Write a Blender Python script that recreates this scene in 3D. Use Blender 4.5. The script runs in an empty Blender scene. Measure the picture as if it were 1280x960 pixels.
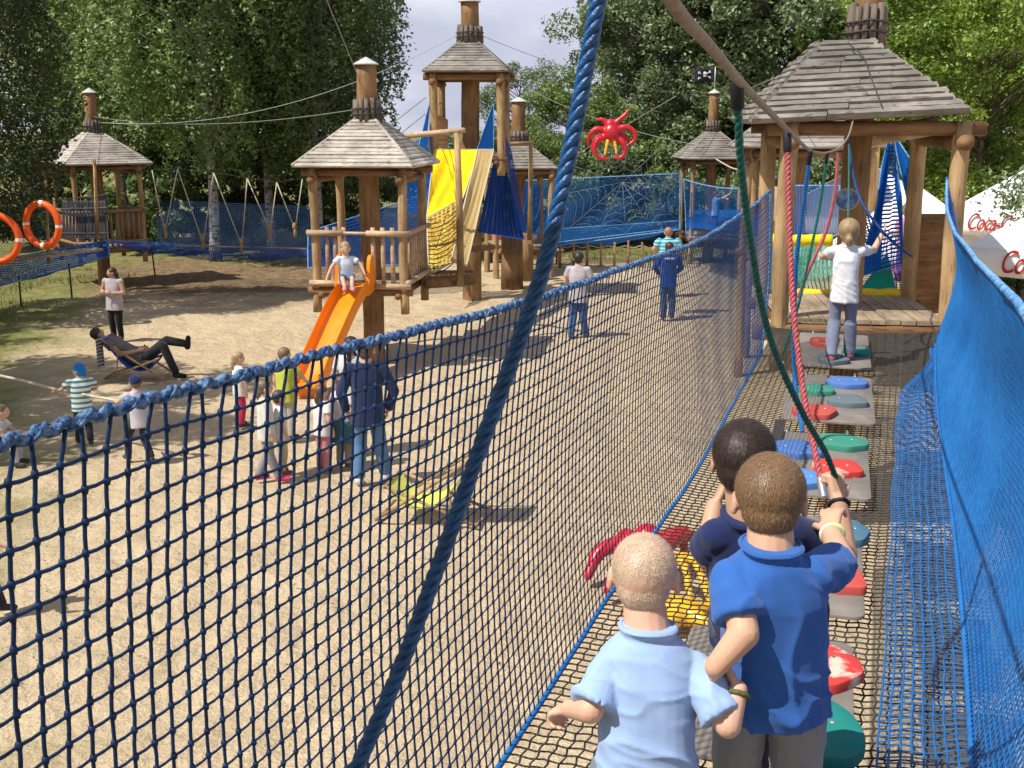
import bpy, math, random
import numpy as np
from mathutils import Vector, Matrix, Quaternion, noise
random.seed(7); RNG = np.random.default_rng(7)
R = math.radians
sc = bpy.context.scene
COL = sc.collection

# ------------------------------------------------------------------ camera measurements
FOC = 1400.0; CH = 4.4; PIT = math.atan(330/1250)
PIT = math.atan(330/FOC)
FW = np.array([0, math.cos(PIT), -math.sin(PIT)]); UP = np.array([0, math.sin(PIT), math.cos(PIT)]); RT = np.array([1., 0, 0])
CAM = np.array([0, 0, CH])
def ray(x, y): return FW*FOC + RT*(x-640) + UP*(480-y)
def G(x, y, z=0.0):
    r = ray(x, y); return CAM + r*((z-CH)/r[2])
def P(x, y, D):
    r = ray(x, y); return CAM + r*(D/r[1])
def Q(x, y, d): return CAM + ray(x, y)*(d/FOC)
def V3(*a): return np.array(a, float)

# ------------------------------------------------------------------ mesh builder
class MB:
    def __init__(s): s.v = []; s.n = 0; s.f = []; s.uv = []; s.hasuv = False
    def add(s, v, f, uv=None):
        v = np.asarray(v, float).reshape(-1, 3)
        for fa in f:
            fa = np.asarray(fa, int)
            if fa.ndim == 1: fa = fa.reshape(1, -1)
            if len(fa): s.f.append(fa + s.n)
        s.v.append(v); s.n += len(v)
        if uv is not None: s.hasuv = True; s.uv.append(np.asarray(uv, float))
        else: s.uv.append(np.zeros((len(v), 2)))
        return s
    def tube(s, path, r, n=6, closed=False, ref=None):
        p = np.asarray(path, float); m = len(p)
        if m < 2: return s
        if closed: t = np.roll(p, -1, 0) - np.roll(p, 1, 0)
        else:
            t = np.empty_like(p); t[1:-1] = p[2:] - p[:-2]; t[0] = p[1]-p[0]; t[-1] = p[-1]-p[-2]
        t /= np.linalg.norm(t, axis=1)[:, None] + 1e-12
        if ref is not None:
            a = np.cross(t, np.asarray(ref, float)); a /= np.linalg.norm(a, axis=1)[:, None] + 1e-12
        else:
            a = np.empty_like(p)
            g = V3(0, 0, 1) if abs(t[0][2]) < .9 else V3(1, 0, 0)
            c = np.cross(t[0], g); c /= np.linalg.norm(c)
            for i in range(m):
                c = c - t[i]*np.dot(c, t[i]); c /= np.linalg.norm(c) + 1e-12; a[i] = c
        b = np.cross(t, a)
        ang = np.linspace(0, 2*math.pi, n, endpoint=False)
        rr = np.broadcast_to(np.asarray(r, float), (m,))
        ring = p[:, None, :] + rr[:, None, None]*(np.cos(ang)[None, :, None]*a[:, None, :] + np.sin(ang)[None, :, None]*b[:, None, :])
        i = np.arange(m if closed else m-1)[:, None]; j = np.arange(n)[None, :]
        i2 = (i+1) % m; j2 = (j+1) % n
        q = np.stack([i*n+j, i*n+j2, i2*n+j2, i2*n+j], -1).reshape(-1, 4)
        fs = [q]
        if not closed: fs += [np.arange(n)[::-1], (m-1)*n + np.arange(n)]
        return s.add(ring, fs)
    def cyl(s, a, b, ra, rb=None, n=14):
        return s.tube([a, b], [ra, ra if rb is None else rb], n)
    def box(s, c, size, M=None):
        h = np.asarray(size, float)/2
        v = np.array([[x, y, z] for x in (-1, 1) for y in (-1, 1) for z in (-1, 1)], float)*h
        if M is not None: v = v @ np.asarray(M, float).T
        v = v + np.asarray(c, float)
        return s.add(v, [np.array([[0, 1, 3, 2], [4, 6, 7, 5], [0, 4, 5, 1], [2, 3, 7, 6], [0, 2, 6, 4], [1, 5, 7, 3]])])
    def hexa(s, v8):
        return s.add(v8, [np.array([[0, 3, 2, 1], [4, 5, 6, 7], [0, 1, 5, 4], [1, 2, 6, 5], [2, 3, 7, 6], [3, 0, 4, 7]])])
    def ball(s, c, r, M=None, nu=14, nv=9):
        r = np.broadcast_to(np.asarray(r, float), (3,))
        th = np.linspace(0, math.pi, nv+1)[1:-1]; ph = np.linspace(0, 2*math.pi, nu, endpoint=False)
        v = [[0, 0, 1]] + [[math.sin(t)*math.cos(p), math.sin(t)*math.sin(p), math.cos(t)] for t in th for p in ph] + [[0, 0, -1]]
        v = np.array(v)*r
        if M is not None: v = v @ np.asarray(M, float).T
        v = v + np.asarray(c, float)
        tri = []; q = []
        for j in range(nu):
            tri.append([0, 1+j, 1+(j+1) % nu])
            L = 1+(nv-2)*nu; tri.append([L+(j+1) % nu, L+j, len(v)-1])
            for i in range(nv-2): q.append([1+i*nu+j, 1+(i+1)*nu+j, 1+(i+1)*nu+(j+1) % nu, 1+i*nu+(j+1) % nu])
        return s.add(v, [np.array(tri), np.array(q)])
    def capsule(s, a, b, ra, rb, n=12):
        a = np.asarray(a, float); b = np.asarray(b, float)
        s.ball(a, ra, nu=n, nv=8); s.ball(b, rb, nu=n, nv=8)
        if np.linalg.norm(b-a) > 1e-5: s.tube([a, b], [ra, rb], n)
        return s
    def loft(s, rings):
        n = len(rings[0]); m = len(rings)
        i = np.arange(m-1)[:, None]; j = np.arange(n)[None, :]; j2 = (j+1) % n
        q = np.stack([i*n+j, i*n+j2, (i+1)*n+j2, (i+1)*n+j], -1).reshape(-1, 4)
        return s.add(np.array(rings), [q, np.arange(n)[::-1], (m-1)*n+np.arange(n)])
    def grid(s, fn, nu, nv, usc=1, vsc=1, wrap=False):
        pts = []; uv = []
        for i in range(nu+1):
            for j in range(nv+1):
                pts.append(fn(i/nu, j/nv)); uv.append((i/nu*usc, j/nv*vsc))
        i = np.arange(nu)[:, None]; j = np.arange(nv)[None, :]; w = nv+1
        q = np.stack([i*w+j, (i+1)*w+j, (i+1)*w+j+1, i*w+j+1], -1).reshape(-1, 4)
        return s.add(pts, [q], uv)
    def mesh(s, name, smooth=True):
        v = np.concatenate(s.v); me = bpy.data.meshes.new(name)
        me.vertices.add(len(v)); me.vertices.foreach_set('co', v.ravel())
        li = np.concatenate([f.ravel() for f in s.f]); cnt = np.concatenate([np.full(len(f), f.shape[1]) for f in s.f])
        me.loops.add(len(li)); me.loops.foreach_set('vertex_index', li)
        me.polygons.add(len(cnt)); st = np.concatenate([[0], np.cumsum(cnt)[:-1]])
        me.polygons.foreach_set('loop_start', st); me.polygons.foreach_set('loop_total', cnt)
        if s.hasuv:
            uv = np.concatenate(s.uv)[li]; l = me.uv_layers.new(name='UVMap'); l.data.foreach_set('uv', uv.ravel())
        me.polygons.foreach_set('use_smooth', np.full(len(cnt), bool(smooth)))
        me.update(calc_edges=True)
        return me
    def build(s, name, m, parent=None, smooth=True, origin=None, sharp=None):
        me = s.mesh(name, smooth)
        o = bpy.data.objects.new(name, me); COL.objects.link(o)
        if m is not None: me.materials.append(m)
        if parent is not None: o.parent = parent
        if origin is not None:
            me.transform(Matrix.Translation(-Vector(origin))); o.location = origin
        if smooth and sharp:
            me.set_sharp_from_angle(angle=R(sharp))
        return o
def tag(o, label=None, cat=None, group=None, kind=None):
    if label: o['label'] = label
    if cat: o['category'] = cat
    if group: o['group'] = group
    if kind: o['kind'] = kind
    return o
def empty(name, loc, rz=0, label=None, cat=None, group=None):
    o = bpy.data.objects.new(name, None); COL.objects.link(o); o.location = loc; o.rotation_euler = (0, 0, rz)
    o.empty_display_size = .2
    return tag(o, label, cat, group)
def copy_tree(o, parent=None):
    c = o.copy(); COL.objects.link(c)
    if parent is not None: c.parent = parent
    for ch in list(o.children): copy_tree(ch, c)
    return c

# ------------------------------------------------------------------ materials
def newmat(name):
    m = bpy.data.materials.new(name); m.use_nodes = True; nt = m.node_tree
    return m, nt, nt.nodes['Principled BSDF'], nt.nodes['Material Output']
def mat(name, c1, c2=None, rough=.7, scale=8, stretch=(1, 1, 1), bump=0, bscale=None, detail=5, spec=.3, metal=0, sheen=0, contrast=(.3, .7), bdist=.01, rot=(0, 0, 0)):
    m, nt, b, out = newmat(name); N = nt.nodes.new; L = nt.links.new
    b.inputs['Roughness'].default_value = rough; b.inputs['Specular IOR Level'].default_value = spec; b.inputs['Metallic'].default_value = metal
    if sheen: b.inputs['Sheen Weight'].default_value = sheen
    tc = N('ShaderNodeTexCoord'); mp = N('ShaderNodeMapping'); mp.inputs['Scale'].default_value = stretch; mp.inputs['Rotation'].default_value = rot
    L(tc.outputs['Object'], mp.inputs['Vector'])
    nz = N('ShaderNodeTexNoise'); nz.inputs['Scale'].default_value = scale; nz.inputs['Detail'].default_value = detail; nz.inputs['Roughness'].default_value = .6
    L(mp.outputs[0], nz.inputs['Vector'])
    if c2 is None: c2 = tuple(x*.75 for x in c1)
    cr = N('ShaderNodeValToRGB'); cr.color_ramp.elements[0].position = contrast[0]; cr.color_ramp.elements[1].position = contrast[1]
    cr.color_ramp.elements[0].color = (*c2, 1); cr.color_ramp.elements[1].color = (*c1, 1)
    L(nz.outputs['Fac'], cr.inputs[0]); L(cr.outputs[0], b.inputs['Base Color'])
    if bump:
        bp = N('ShaderNodeBump'); bp.inputs['Strength'].default_value = bump; bp.inputs['Distance'].default_value = bdist
        n2 = N('ShaderNodeTexNoise'); n2.inputs['Scale'].default_value = bscale or scale*3; n2.inputs['Detail'].default_value = 4
        L(mp.outputs[0], n2.inputs['Vector']); L(n2.outputs['Fac'], bp.inputs['Height']); L(bp.outputs[0], b.inputs['Normal'])
    return m
def wood(name, c1, c2, stretch=(1, 1, .08), scale=14):
    """weathered timber: long grain, checks and stains"""
    m, nt, b, out = newmat(name); N = nt.nodes.new; L = nt.links.new
    b.inputs['Roughness'].default_value = .75; b.inputs['Specular IOR Level'].default_value = .25
    tc = N('ShaderNodeTexCoord'); mp = N('ShaderNodeMapping'); mp.inputs['Scale'].default_value = stretch
    L(tc.outputs['Object'], mp.inputs['Vector'])
    n1 = N('ShaderNodeTexNoise'); n1.inputs['Scale'].default_value = scale; n1.inputs['Detail'].default_value = 8; n1.inputs['Roughness'].default_value = .7
    n2 = N('ShaderNodeTexNoise'); n2.inputs['Scale'].default_value = 1.7; n2.inputs['Detail'].default_value = 3
    n3 = N('ShaderNodeTexNoise'); n3.inputs['Scale'].default_value = scale*3.2; n3.inputs['Detail'].default_value = 3
    L(mp.outputs[0], n1.inputs['Vector']); L(tc.outputs['Object'], n2.inputs['Vector']); L(mp.outputs[0], n3.inputs['Vector'])
    cr = N('ShaderNodeValToRGB'); e = cr.color_ramp.elements; e[0].position = .32; e[1].position = .68
    e[0].color = (*c2, 1); e[1].color = (*c1, 1)
    L(n1.outputs['Fac'], cr.inputs[0])
    mx = N('ShaderNodeMix'); mx.data_type = 'RGBA'; mx.blend_type = 'MULTIPLY'
    c3 = N('ShaderNodeValToRGB'); c3.color_ramp.elements[0].position = .35; c3.color_ramp.elements[1].position = .6
    c3.color_ramp.elements[0].color = (.62, .6, .58, 1); c3.color_ramp.elements[1].color = (1.05, 1.03, 1, 1)
    L(n2.outputs['Fac'], c3.inputs[0]); mx.inputs[0].default_value = 1
    L(cr.outputs[0], mx.inputs[6]); L(c3.outputs[0], mx.inputs[7])
    cr4 = N('ShaderNodeValToRGB'); cr4.color_ramp.elements[0].position = .33; cr4.color_ramp.elements[1].position = .4
    cr4.color_ramp.elements[0].color = (.4, .36, .33, 1); cr4.color_ramp.elements[1].color = (1, 1, 1, 1)
    mx2 = N('ShaderNodeMix'); mx2.data_type = 'RGBA'; mx2.blend_type = 'MULTIPLY'; mx2.inputs[0].default_value = .8
    L(n3.outputs['Fac'], cr4.inputs[0]); L(mx.outputs[2], mx2.inputs[6]); L(cr4.outputs[0], mx2.inputs[7])
    L(mx2.outputs[2], b.inputs['Base Color'])
    bp = N('ShaderNodeBump'); bp.inputs['Strength'].default_value = .5; bp.inputs['Distance'].default_value = .01
    L(n1.outputs['Fac'], bp.inputs['Height']); L(bp.outputs[0], b.inputs['Normal'])
    return m
def netmat(name, col, cell=.05, fill=.3, fillv=None, rough=.6, trans=.25):
    """knotted mesh as a UV grid of cords, clear between them"""
    m, nt, b, out = newmat(name); N = nt.nodes.new; L = nt.links.new
    uv = N('ShaderNodeUVMap'); sp = N('ShaderNodeSeparateXYZ'); L(uv.outputs[0], sp.inputs[0])
    def line(sock, f):
        d = N('ShaderNodeMath'); d.operation = 'DIVIDE'; d.inputs[1].default_value = cell; L(sock, d.inputs[0])
        fr = N('ShaderNodeMath'); fr.operation = 'FRACT'; L(d.outputs[0], fr.inputs[0])
        lt = N('ShaderNodeMath'); lt.operation = 'LESS_THAN'; lt.inputs[1].default_value = f; L(fr.outputs[0], lt.inputs[0]); return lt.outputs[0]
    mxn = N('ShaderNodeMath'); mxn.operation = 'MAXIMUM'
    L(line(sp.outputs[0], fill), mxn.inputs[0]); L(line(sp.outputs[1], fillv or fill), mxn.inputs[1])
    tr = N('ShaderNodeBsdfTransparent'); tl = N('ShaderNodeBsdfTranslucent'); tl.inputs[0].default_value = (*col, 1)
    nz = N('ShaderNodeTexNoise'); nz.inputs['Scale'].default_value = 1.3; tc = N('ShaderNodeTexCoord'); L(tc.outputs['Object'], nz.inputs[0])
    cr = N('ShaderNodeValToRGB'); cr.color_ramp.elements[0].color = (*[c*.7 for c in col], 1); cr.color_ramp.elements[1].color = (*col, 1)
    L(nz.outputs[0], cr.inputs[0]); L(cr.outputs[0], b.inputs['Base Color']); b.inputs['Roughness'].default_value = rough; b.inputs['Specular IOR Level'].default_value = .2
    m1 = N('ShaderNodeMixShader'); m1.inputs[0].default_value = trans; L(b.outputs[0], m1.inputs[1]); L(tl.outputs[0], m1.inputs[2])
    m2 = N('ShaderNodeMixShader'); L(mxn.outputs[0], m2.inputs[0]); L(tr.outputs[0], m2.inputs[1]); L(m1.outputs[0], m2.inputs[2])
    L(m2.outputs[0], out.inputs['Surface']); return m
def leafmat(name, c1, c2, c3):
    m, nt, b, out = newmat(name); N = nt.nodes.new; L = nt.links.new
    gi = N('ShaderNodeNewGeometry'); cr = N('ShaderNodeValToRGB'); e = cr.color_ramp.elements
    e[0].color = (*c2, 1); e[1].color = (*c1, 1); k = e.new(.55); k.color = (*c3, 1)
    oi = N('ShaderNodeTexNoise'); oi.inputs['Scale'].default_value = .9; oi.inputs['Detail'].default_value = 2; tc = N('ShaderNodeTexCoord'); L(tc.outputs['Object'], oi.inputs[0])
    ad = N('ShaderNodeMath'); ad.operation = 'MULTIPLY_ADD'; L(gi.outputs['Random Per Island'], ad.inputs[0]); ad.inputs[1].default_value = .6
    sb = N('ShaderNodeMath'); sb.operation = 'MULTIPLY_ADD'; L(oi.outputs[0], sb.inputs[0]); sb.inputs[1].default_value = 1.6; sb.inputs[2].default_value = -.6
    L(sb.outputs[0], ad.inputs[2]); L(ad.outputs[0], cr.inputs[0])
    L(cr.outputs[0], b.inputs['Base Color']); b.inputs['Roughness'].default_value = .42; b.inputs['Specular IOR Level'].default_value = .55
    tl = N('ShaderNodeBsdfTranslucent'); L(cr.outputs[0], tl.inputs[0])
    m1 = N('ShaderNodeMixShader'); m1.inputs[0].default_value = .35; L(b.outputs[0], m1.inputs[1]); L(tl.outputs[0], m1.inputs[2]); L(m1.outputs[0], out.inputs['Surface'])
    return m
W_POST = wood('post_wood', (.54, .38, .2), (.3, .19, .1))
W_TRUNK = wood('trunk_wood', (.38, .23, .11), (.2, .11, .05))
W_GOLD = wood('pale_post_wood', (.62, .42, .2), (.36, .2, .08))
W_DARK = wood('brown_beam_wood', (.34, .19, .09), (.14, .075, .035), stretch=(.12, 1, 1))
W_RAIL = wood('rail_wood', (.68, .52, .36), (.42, .28, .17), stretch=(.1, 1, 1))
W_RAILY = wood('slat_wood', (.5, .34, .19), (.27, .16, .08))
W_ROOF = wood('weathered_roof_wood', (.62, .58, .52), (.33, .30, .27), stretch=(.25, .25, 1), scale=9)
W_ROOF2 = wood('grey_roof_wood', (.37, .345, .315), (.16, .145, .13), stretch=(.25, .25, 1), scale=9)
W_COLLAR = wood('grey_log_wood', (.27, .22, .18), (.12, .095, .08))
W_DECK = wood('deck_wood', (.47, .38, .27), (.25, .19, .13), stretch=(1, .1, 1))
W_GREYF = wood('dark_fence_wood', (.16, .15, .15), (.07, .065, .07))
M_CAP = mat('pale_cap_metal', (.75, .74, .7), rough=.4, scale=12, metal=.3)
M_SAND_T = None
ROPE_BLUE = mat('blue_rope', (.011, .12, .37), (.006, .05, .18), rough=.38, scale=60, spec=.5, bump=.6, bscale=220, bdist=.003)
NETBLUE_D = mat('navy_net_cord', (.010, .045, .135), (.005, .016, .05), rough=.6, scale=30, bump=.5, bscale=300, bdist=.002)
NETBLUE_T = mat('faded_blue_rope', (.16, .28, .45), (.012, .055, .18), rough=.65, scale=70, bump=.9, bscale=260, bdist=.004, contrast=(.42, .6))
NETBLUE_B = mat('bright_blue_cord', (.022, .19, .52), (.014, .11, .34), rough=.5, scale=20, bump=.3, bscale=200, bdist=.002)
NETBLUE_E = mat('light_blue_edge_rope', (.22, .42, .68), (.05, .2, .5), rough=.6, scale=35, contrast=(.4, .6))
NETBLACK = mat('black_net_cord', (.075, .07, .065), (.035, .032, .03), rough=.65, scale=20)
ROPE_GREEN = mat('green_rope', (.01, .2, .16), (.006, .11, .09), rough=.4, scale=60, spec=.5)
ROPE_DGREEN = mat('dark_green_rope', (.01, .1, .085), (.005, .05, .045), rough=.45, scale=60)
ROPE_RED = mat('red_rope', (.56, .14, .15), (.36, .06, .07), rough=.5, scale=60)
ROPE_PINK = mat('pink_rope', (.72, .2, .22), (.5, .12, .14), rough=.45, scale=60)
ROPE_TAN = mat('tan_rope', (.33, .27, .2), (.2, .15, .1), rough=.8, scale=50, bump=.5, bscale=150, bdist=.003)
ROPE_WEB = mat('grey_rope', (.3, .33, .34), (.2, .22, .24), rough=.8, scale=40)
ROPE_PALE = mat('pale_rope', (.62, .55, .42), (.45, .38, .27), rough=.8, scale=40)
WIRE = mat('steel_wire', (.45, .45, .42), (.3, .3, .28), rough=.45, scale=10, metal=.5)
M_BLACK = mat('black_sleeve', (.022, .02, .03), (.012, .012, .016), rough=.6, scale=20)
M_METAL = mat('worn_metal', (.62, .62, .6), (.4, .4, .39), rough=.4, scale=30, metal=.8)
M_DKMETAL = mat('dark_metal', (.05, .05, .05), rough=.6)
N_BLUE = netmat('blue_mesh', (.012, .15, .55), .05, .27, trans=.4)
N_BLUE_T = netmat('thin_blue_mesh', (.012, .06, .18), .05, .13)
N_BLUE_L = netmat('low_blue_mesh', (.012, .07, .3), .05, .28)
N_BLUE_F = netmat('far_blue_mesh', (.015, .14, .42), .05, .19)
N_BLUE_D = netmat('dense_blue_mesh', (.012, .13, .55), .05, .5, trans=.5)
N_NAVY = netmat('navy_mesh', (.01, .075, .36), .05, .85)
N_GREEN = netmat('green_mesh', (.01, .3, .22), .05, .3)
N_YEL = netmat('ochre_mesh', (.75, .55, .12), .12, .5, trans=.35)
N_BEIGE = netmat('beige_mesh', (.6, .45, .2), .1, .75, trans=.3)
M_YELTARP = mat('yellow_tarp', (.9, .66, .008), (.82, .55, .005), rough=.45, scale=2, bump=.6, bscale=2.5, bdist=.12)
M_YELPAD = mat('yellow_pad', (.9, .66, .01), (.75, .5, .01), rough=.5, scale=5, bump=.3, bscale=9, bdist=.02)
def cloth(name, c, dark=.8, sc=6): return mat(name, c, tuple(x*dark for x in c), rough=.9, scale=sc, spec=.1, sheen=.2, bump=.35, bscale=320, bdist=.001, contrast=(.35, .65))
# ------------------------------------------------------------------ world, sun, camera
SUN = V3(-.86, -.5, 0); SUN /= np.linalg.norm(SUN); EL = R(55)
SUN = V3(SUN[0]*math.cos(EL), SUN[1]*math.cos(EL), math.sin(EL))
w = bpy.data.worlds.new('World'); sc.world = w; w.use_nodes = True
nt = w.node_tree; bg = nt.nodes['Background']; N = nt.nodes.new; L = nt.links.new
sky = N('ShaderNodeTexSky'); sky.sky_type = 'NISHITA'; sky.sun_disc = False; sky.sun_elevation = EL
sky.sun_rotation = math.atan2(SUN[0], SUN[1]) % (2*math.pi); sky.air_density = 1.3; sky.dust_density = 2.0; sky.ozone_density = 1.2
tc = N('ShaderNodeTexCoord'); mp = N('ShaderNodeMapping'); mp.inputs['Scale'].default_value = (1, 1, 2.2); mp.inputs['Location'].default_value = (.35, .1, .2)
L(tc.outputs['Generated'], mp.inputs[0])
nz = N('ShaderNodeTexNoise'); nz.inputs['Scale'].default_value = 4.5; nz.inputs['Detail'].default_value = 9; nz.inputs['Roughness'].default_value = .55
L(mp.outputs[0], nz.inputs[0])
cr = N('ShaderNodeValToRGB'); cr.color_ramp.elements[0].position = .42; cr.color_ramp.elements[1].position = .66
L(nz.outputs[0], cr.inputs[0])
sxyz = N('ShaderNodeSeparateXYZ'); L(tc.outputs['Generated'], sxyz.inputs[0])
lowr = N('ShaderNodeMapRange'); lowr.inputs[1].default_value = .12; lowr.inputs[2].default_value = .6; lowr.inputs[3].default_value = 1; lowr.inputs[4].default_value = .42; L(sxyz.outputs[2], lowr.inputs[0])
lowm = N('ShaderNodeMath'); lowm.operation = 'MULTIPLY'; L(cr.outputs[0], lowm.inputs[0]); L(lowr.outputs[0], lowm.inputs[1])
lowh = N('ShaderNodeMath'); lowh.operation = 'MULTIPLY'; lowh.inputs[1].default_value = .75; L(lowr.outputs[0], lowh.inputs[0])
n2 = N('ShaderNodeTexNoise'); n2.inputs['Scale'].default_value = 7; n2.inputs['Detail'].default_value = 6; L(mp.outputs[0], n2.inputs[0])
cc = N('ShaderNodeValToRGB'); cc.color_ramp.elements[0].color = (11.4, 11.8, 14.4, 1); cc.color_ramp.elements[1].color = (15.5, 15.5, 16, 1); cc.color_ramp.elements[0].position = .35; cc.color_ramp.elements[1].position = .65
L(n2.outputs[0], cc.inputs[0])
sk = N('ShaderNodeMix'); sk.data_type = 'RGBA'; L(lowh.outputs[0], sk.inputs[0]); L(sky.outputs[0], sk.inputs[6]); sk.inputs[7].default_value = (10.4, 11.0, 14.2, 1)
mx = N('ShaderNodeMix'); mx.data_type = 'RGBA'; L(lowm.outputs[0], mx.inputs[0]); L(sk.outputs[2], mx.inputs[6]); L(cc.outputs[0], mx.inputs[7])
L(mx.outputs[2], bg.inputs[0]); bg.inputs[1].default_value = .06
sl = bpy.data.lights.new('sun', 'SUN'); sl.energy = 5.0; sl.angle = R(.53); sl.color = (1, .955, .87)
so = bpy.data.objects.new('sun', sl); COL.objects.link(so); so.location = (0, 0, 20)
so.rotation_euler = Vector(SUN).to_track_quat('Z', 'Y').to_euler()
cd = bpy.data.cameras.new('camera'); co = bpy.data.objects.new('camera', cd); COL.objects.link(co); sc.camera = co
cd.sensor_width = 36; cd.lens = 36*FOC/1280; cd.clip_end = 600; cd.clip_start = .05
co.location = CAM; co.rotation_euler = (R(90)-PIT, 0, 0)
sc.view_settings.view_transform = 'Standard'; sc.view_settings.look = 'None'; sc.view_settings.exposure = 0.14; sc.view_settings.gamma = 1
sc.cycles.use_denoising = True; sc.cycles.max_bounces = 6; sc.cycles.transparent_max_bounces = 24; sc.cycles.sample_clamp_indirect = 6

# ------------------------------------------------------------------ people
def remesh(mb, vox, smooth=4, name='m', disp=None):
    me = mb.mesh('tmp'); o = bpy.data.objects.new('tmp', me)
    COL.objects.link(o)
    r = o.modifiers.new('r', 'REMESH'); r.mode = 'VOXEL'; r.voxel_size = vox
    if smooth:
        s = o.modifiers.new('s', 'SMOOTH'); s.factor = .5; s.iterations = smooth
    dg = bpy.context.evaluated_depsgraph_get()
    m2 = bpy.data.meshes.new_from_object(o.evaluated_get(dg)); m2.name = name
    bpy.data.objects.remove(o); bpy.data.meshes.remove(me)
    if disp: disp(m2)
    m2.polygons.foreach_set('use_smooth', np.ones(len(m2.polygons), bool))
    return m2
def link_mesh(name, me, m, parent, origin):
    me.transform(Matrix.Translation(-Vector(origin)))
    o = bpy.data.objects.new(name, me); COL.objects.link(o); me.materials.clear(); me.materials.append(m); o.parent = parent
    return o
def unit(v): v = np.asarray(v, float); return v/(np.linalg.norm(v)+1e-12)
def rotv(v, ax, a):
    ax = unit(ax); return v*math.cos(a)+np.cross(ax, v)*math.sin(a)+ax*np.dot(ax, v)*(1-math.cos(a))
def hand(mb, w, d, n, sgn, s, curl=.35, grip=False):
    """w wrist, d wrist->fingers, n palm-facing normal, sgn thumb side along t, s hand length"""
    d = unit(d); n = unit(n - d*np.dot(n, d)); t = np.cross(d, n)*sgn
    pl = s*.5
    for k in (-1.2, -.4, .4, 1.2): mb.capsule(w+t*k*s*.07, w+d*pl+t*k*s*.115, s*.085, s*.078, 8)
    lens = [.36, .45, .42, .33]
    for i, k in enumerate((1.45, .5, -.48, -1.4)):
        p = w+d*pl+t*k*s*.125; dd = unit(d+t*k*.05); c = curl*(1+.12*i)
        for j, fr in enumerate((.45, .31, .24)):
            dd = rotv(dd, np.cross(d, n), c*(1.1 if j else .8)); q = p+dd*s*lens[i]*fr*1.25
            mb.capsule(p, q, s*(.062-.006*j), s*(.057-.006*j), 8); p = q
    p = w+d*s*.14+t*s*.19; dd = unit(d*.75+t*.55+n*.35)
    for j, fr in enumerate((.22, .17, .14)):
        q = p+dd*s*fr; mb.capsule(p, q, s*(.075-.007*j), s*(.068-.007*j), 8); p = q
        dd = unit(dd+n*curl*.9-t*curl*.5)
SKIN = {}
def skinmat(c):
    if c not in SKIN:
        m = mat('skin', c, tuple(x*f for x, f in zip(c, (.92, .84, .8))), rough=.5, scale=14, spec=.35, bump=.15, bscale=160, bdist=.001)
        b = m.node_tree.nodes['Principled BSDF']; b.inputs['Subsurface Weight'].default_value = .12; b.inputs['Subsurface Radius'].default_value = (.012, .005, .003); b.inputs['Subsurface Scale'].default_value = 1
        SKIN[c] = m
    return SKIN[c]
CL = {}
def cl(name, c):
    k = (name, c)
    if k not in CL: CL[k] = cloth(name, c)
    return CL[k]
def hairm(c):
    k = ('hair', c)
    if k not in CL: CL[k] = mat('hair', c, tuple(x*.5 for x in c), rough=.5, scale=30, stretch=(1, 1, .25), spec=.5, bump=.6, bscale=90, bdist=.004)
    return CL[k]
EYE = mat('eye_dark', (.02, .015, .01), rough=.2)
def wrinkle(amp, f=9, seed=0):
    def fn(me):
        n = len(me.vertices); co = np.empty(n*3); me.vertices.foreach_get('co', co); co = co.reshape(-1, 3)
        no = np.empty(n*3); me.vertices.foreach_get('normal', no); no = no.reshape(-1, 3)
        zmin, zmax = co[:, 2].min(), co[:, 2].max()
        d = np.empty(n)
        for i in range(n):
            p = co[i]; h = (p[2]-zmin)/(zmax-zmin+1e-6)
            wx = .035*noise.noise(Vector((p[0]*6, p[1]*6, p[2]*6+seed))); a = noise.noise(Vector(((p[0]+wx)*f*1.1+seed+p[2]*f*.45, p[1]*f*1.1, p[2]*f*.5)))
            b = noise.noise(Vector((p[0]*f*.9+seed, p[1]*f*.9+7, (p[2]+wx)*f*1.9+p[0]*f*.8)))
            r = max(0, 1-abs(a)*3.0)**2; r2 = max(0, 1-abs(b)*3.2)**2
            lo = max(0, .55-h)/.55
            d[i] = amp*(r*.8+r2*(.35+lo*.5))*min(1, max(0, (1-h)/.2-.25))
        co += no*d[:, None]; me.vertices.foreach_set('co', co.ravel()); me.update()
    return fn
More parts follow.
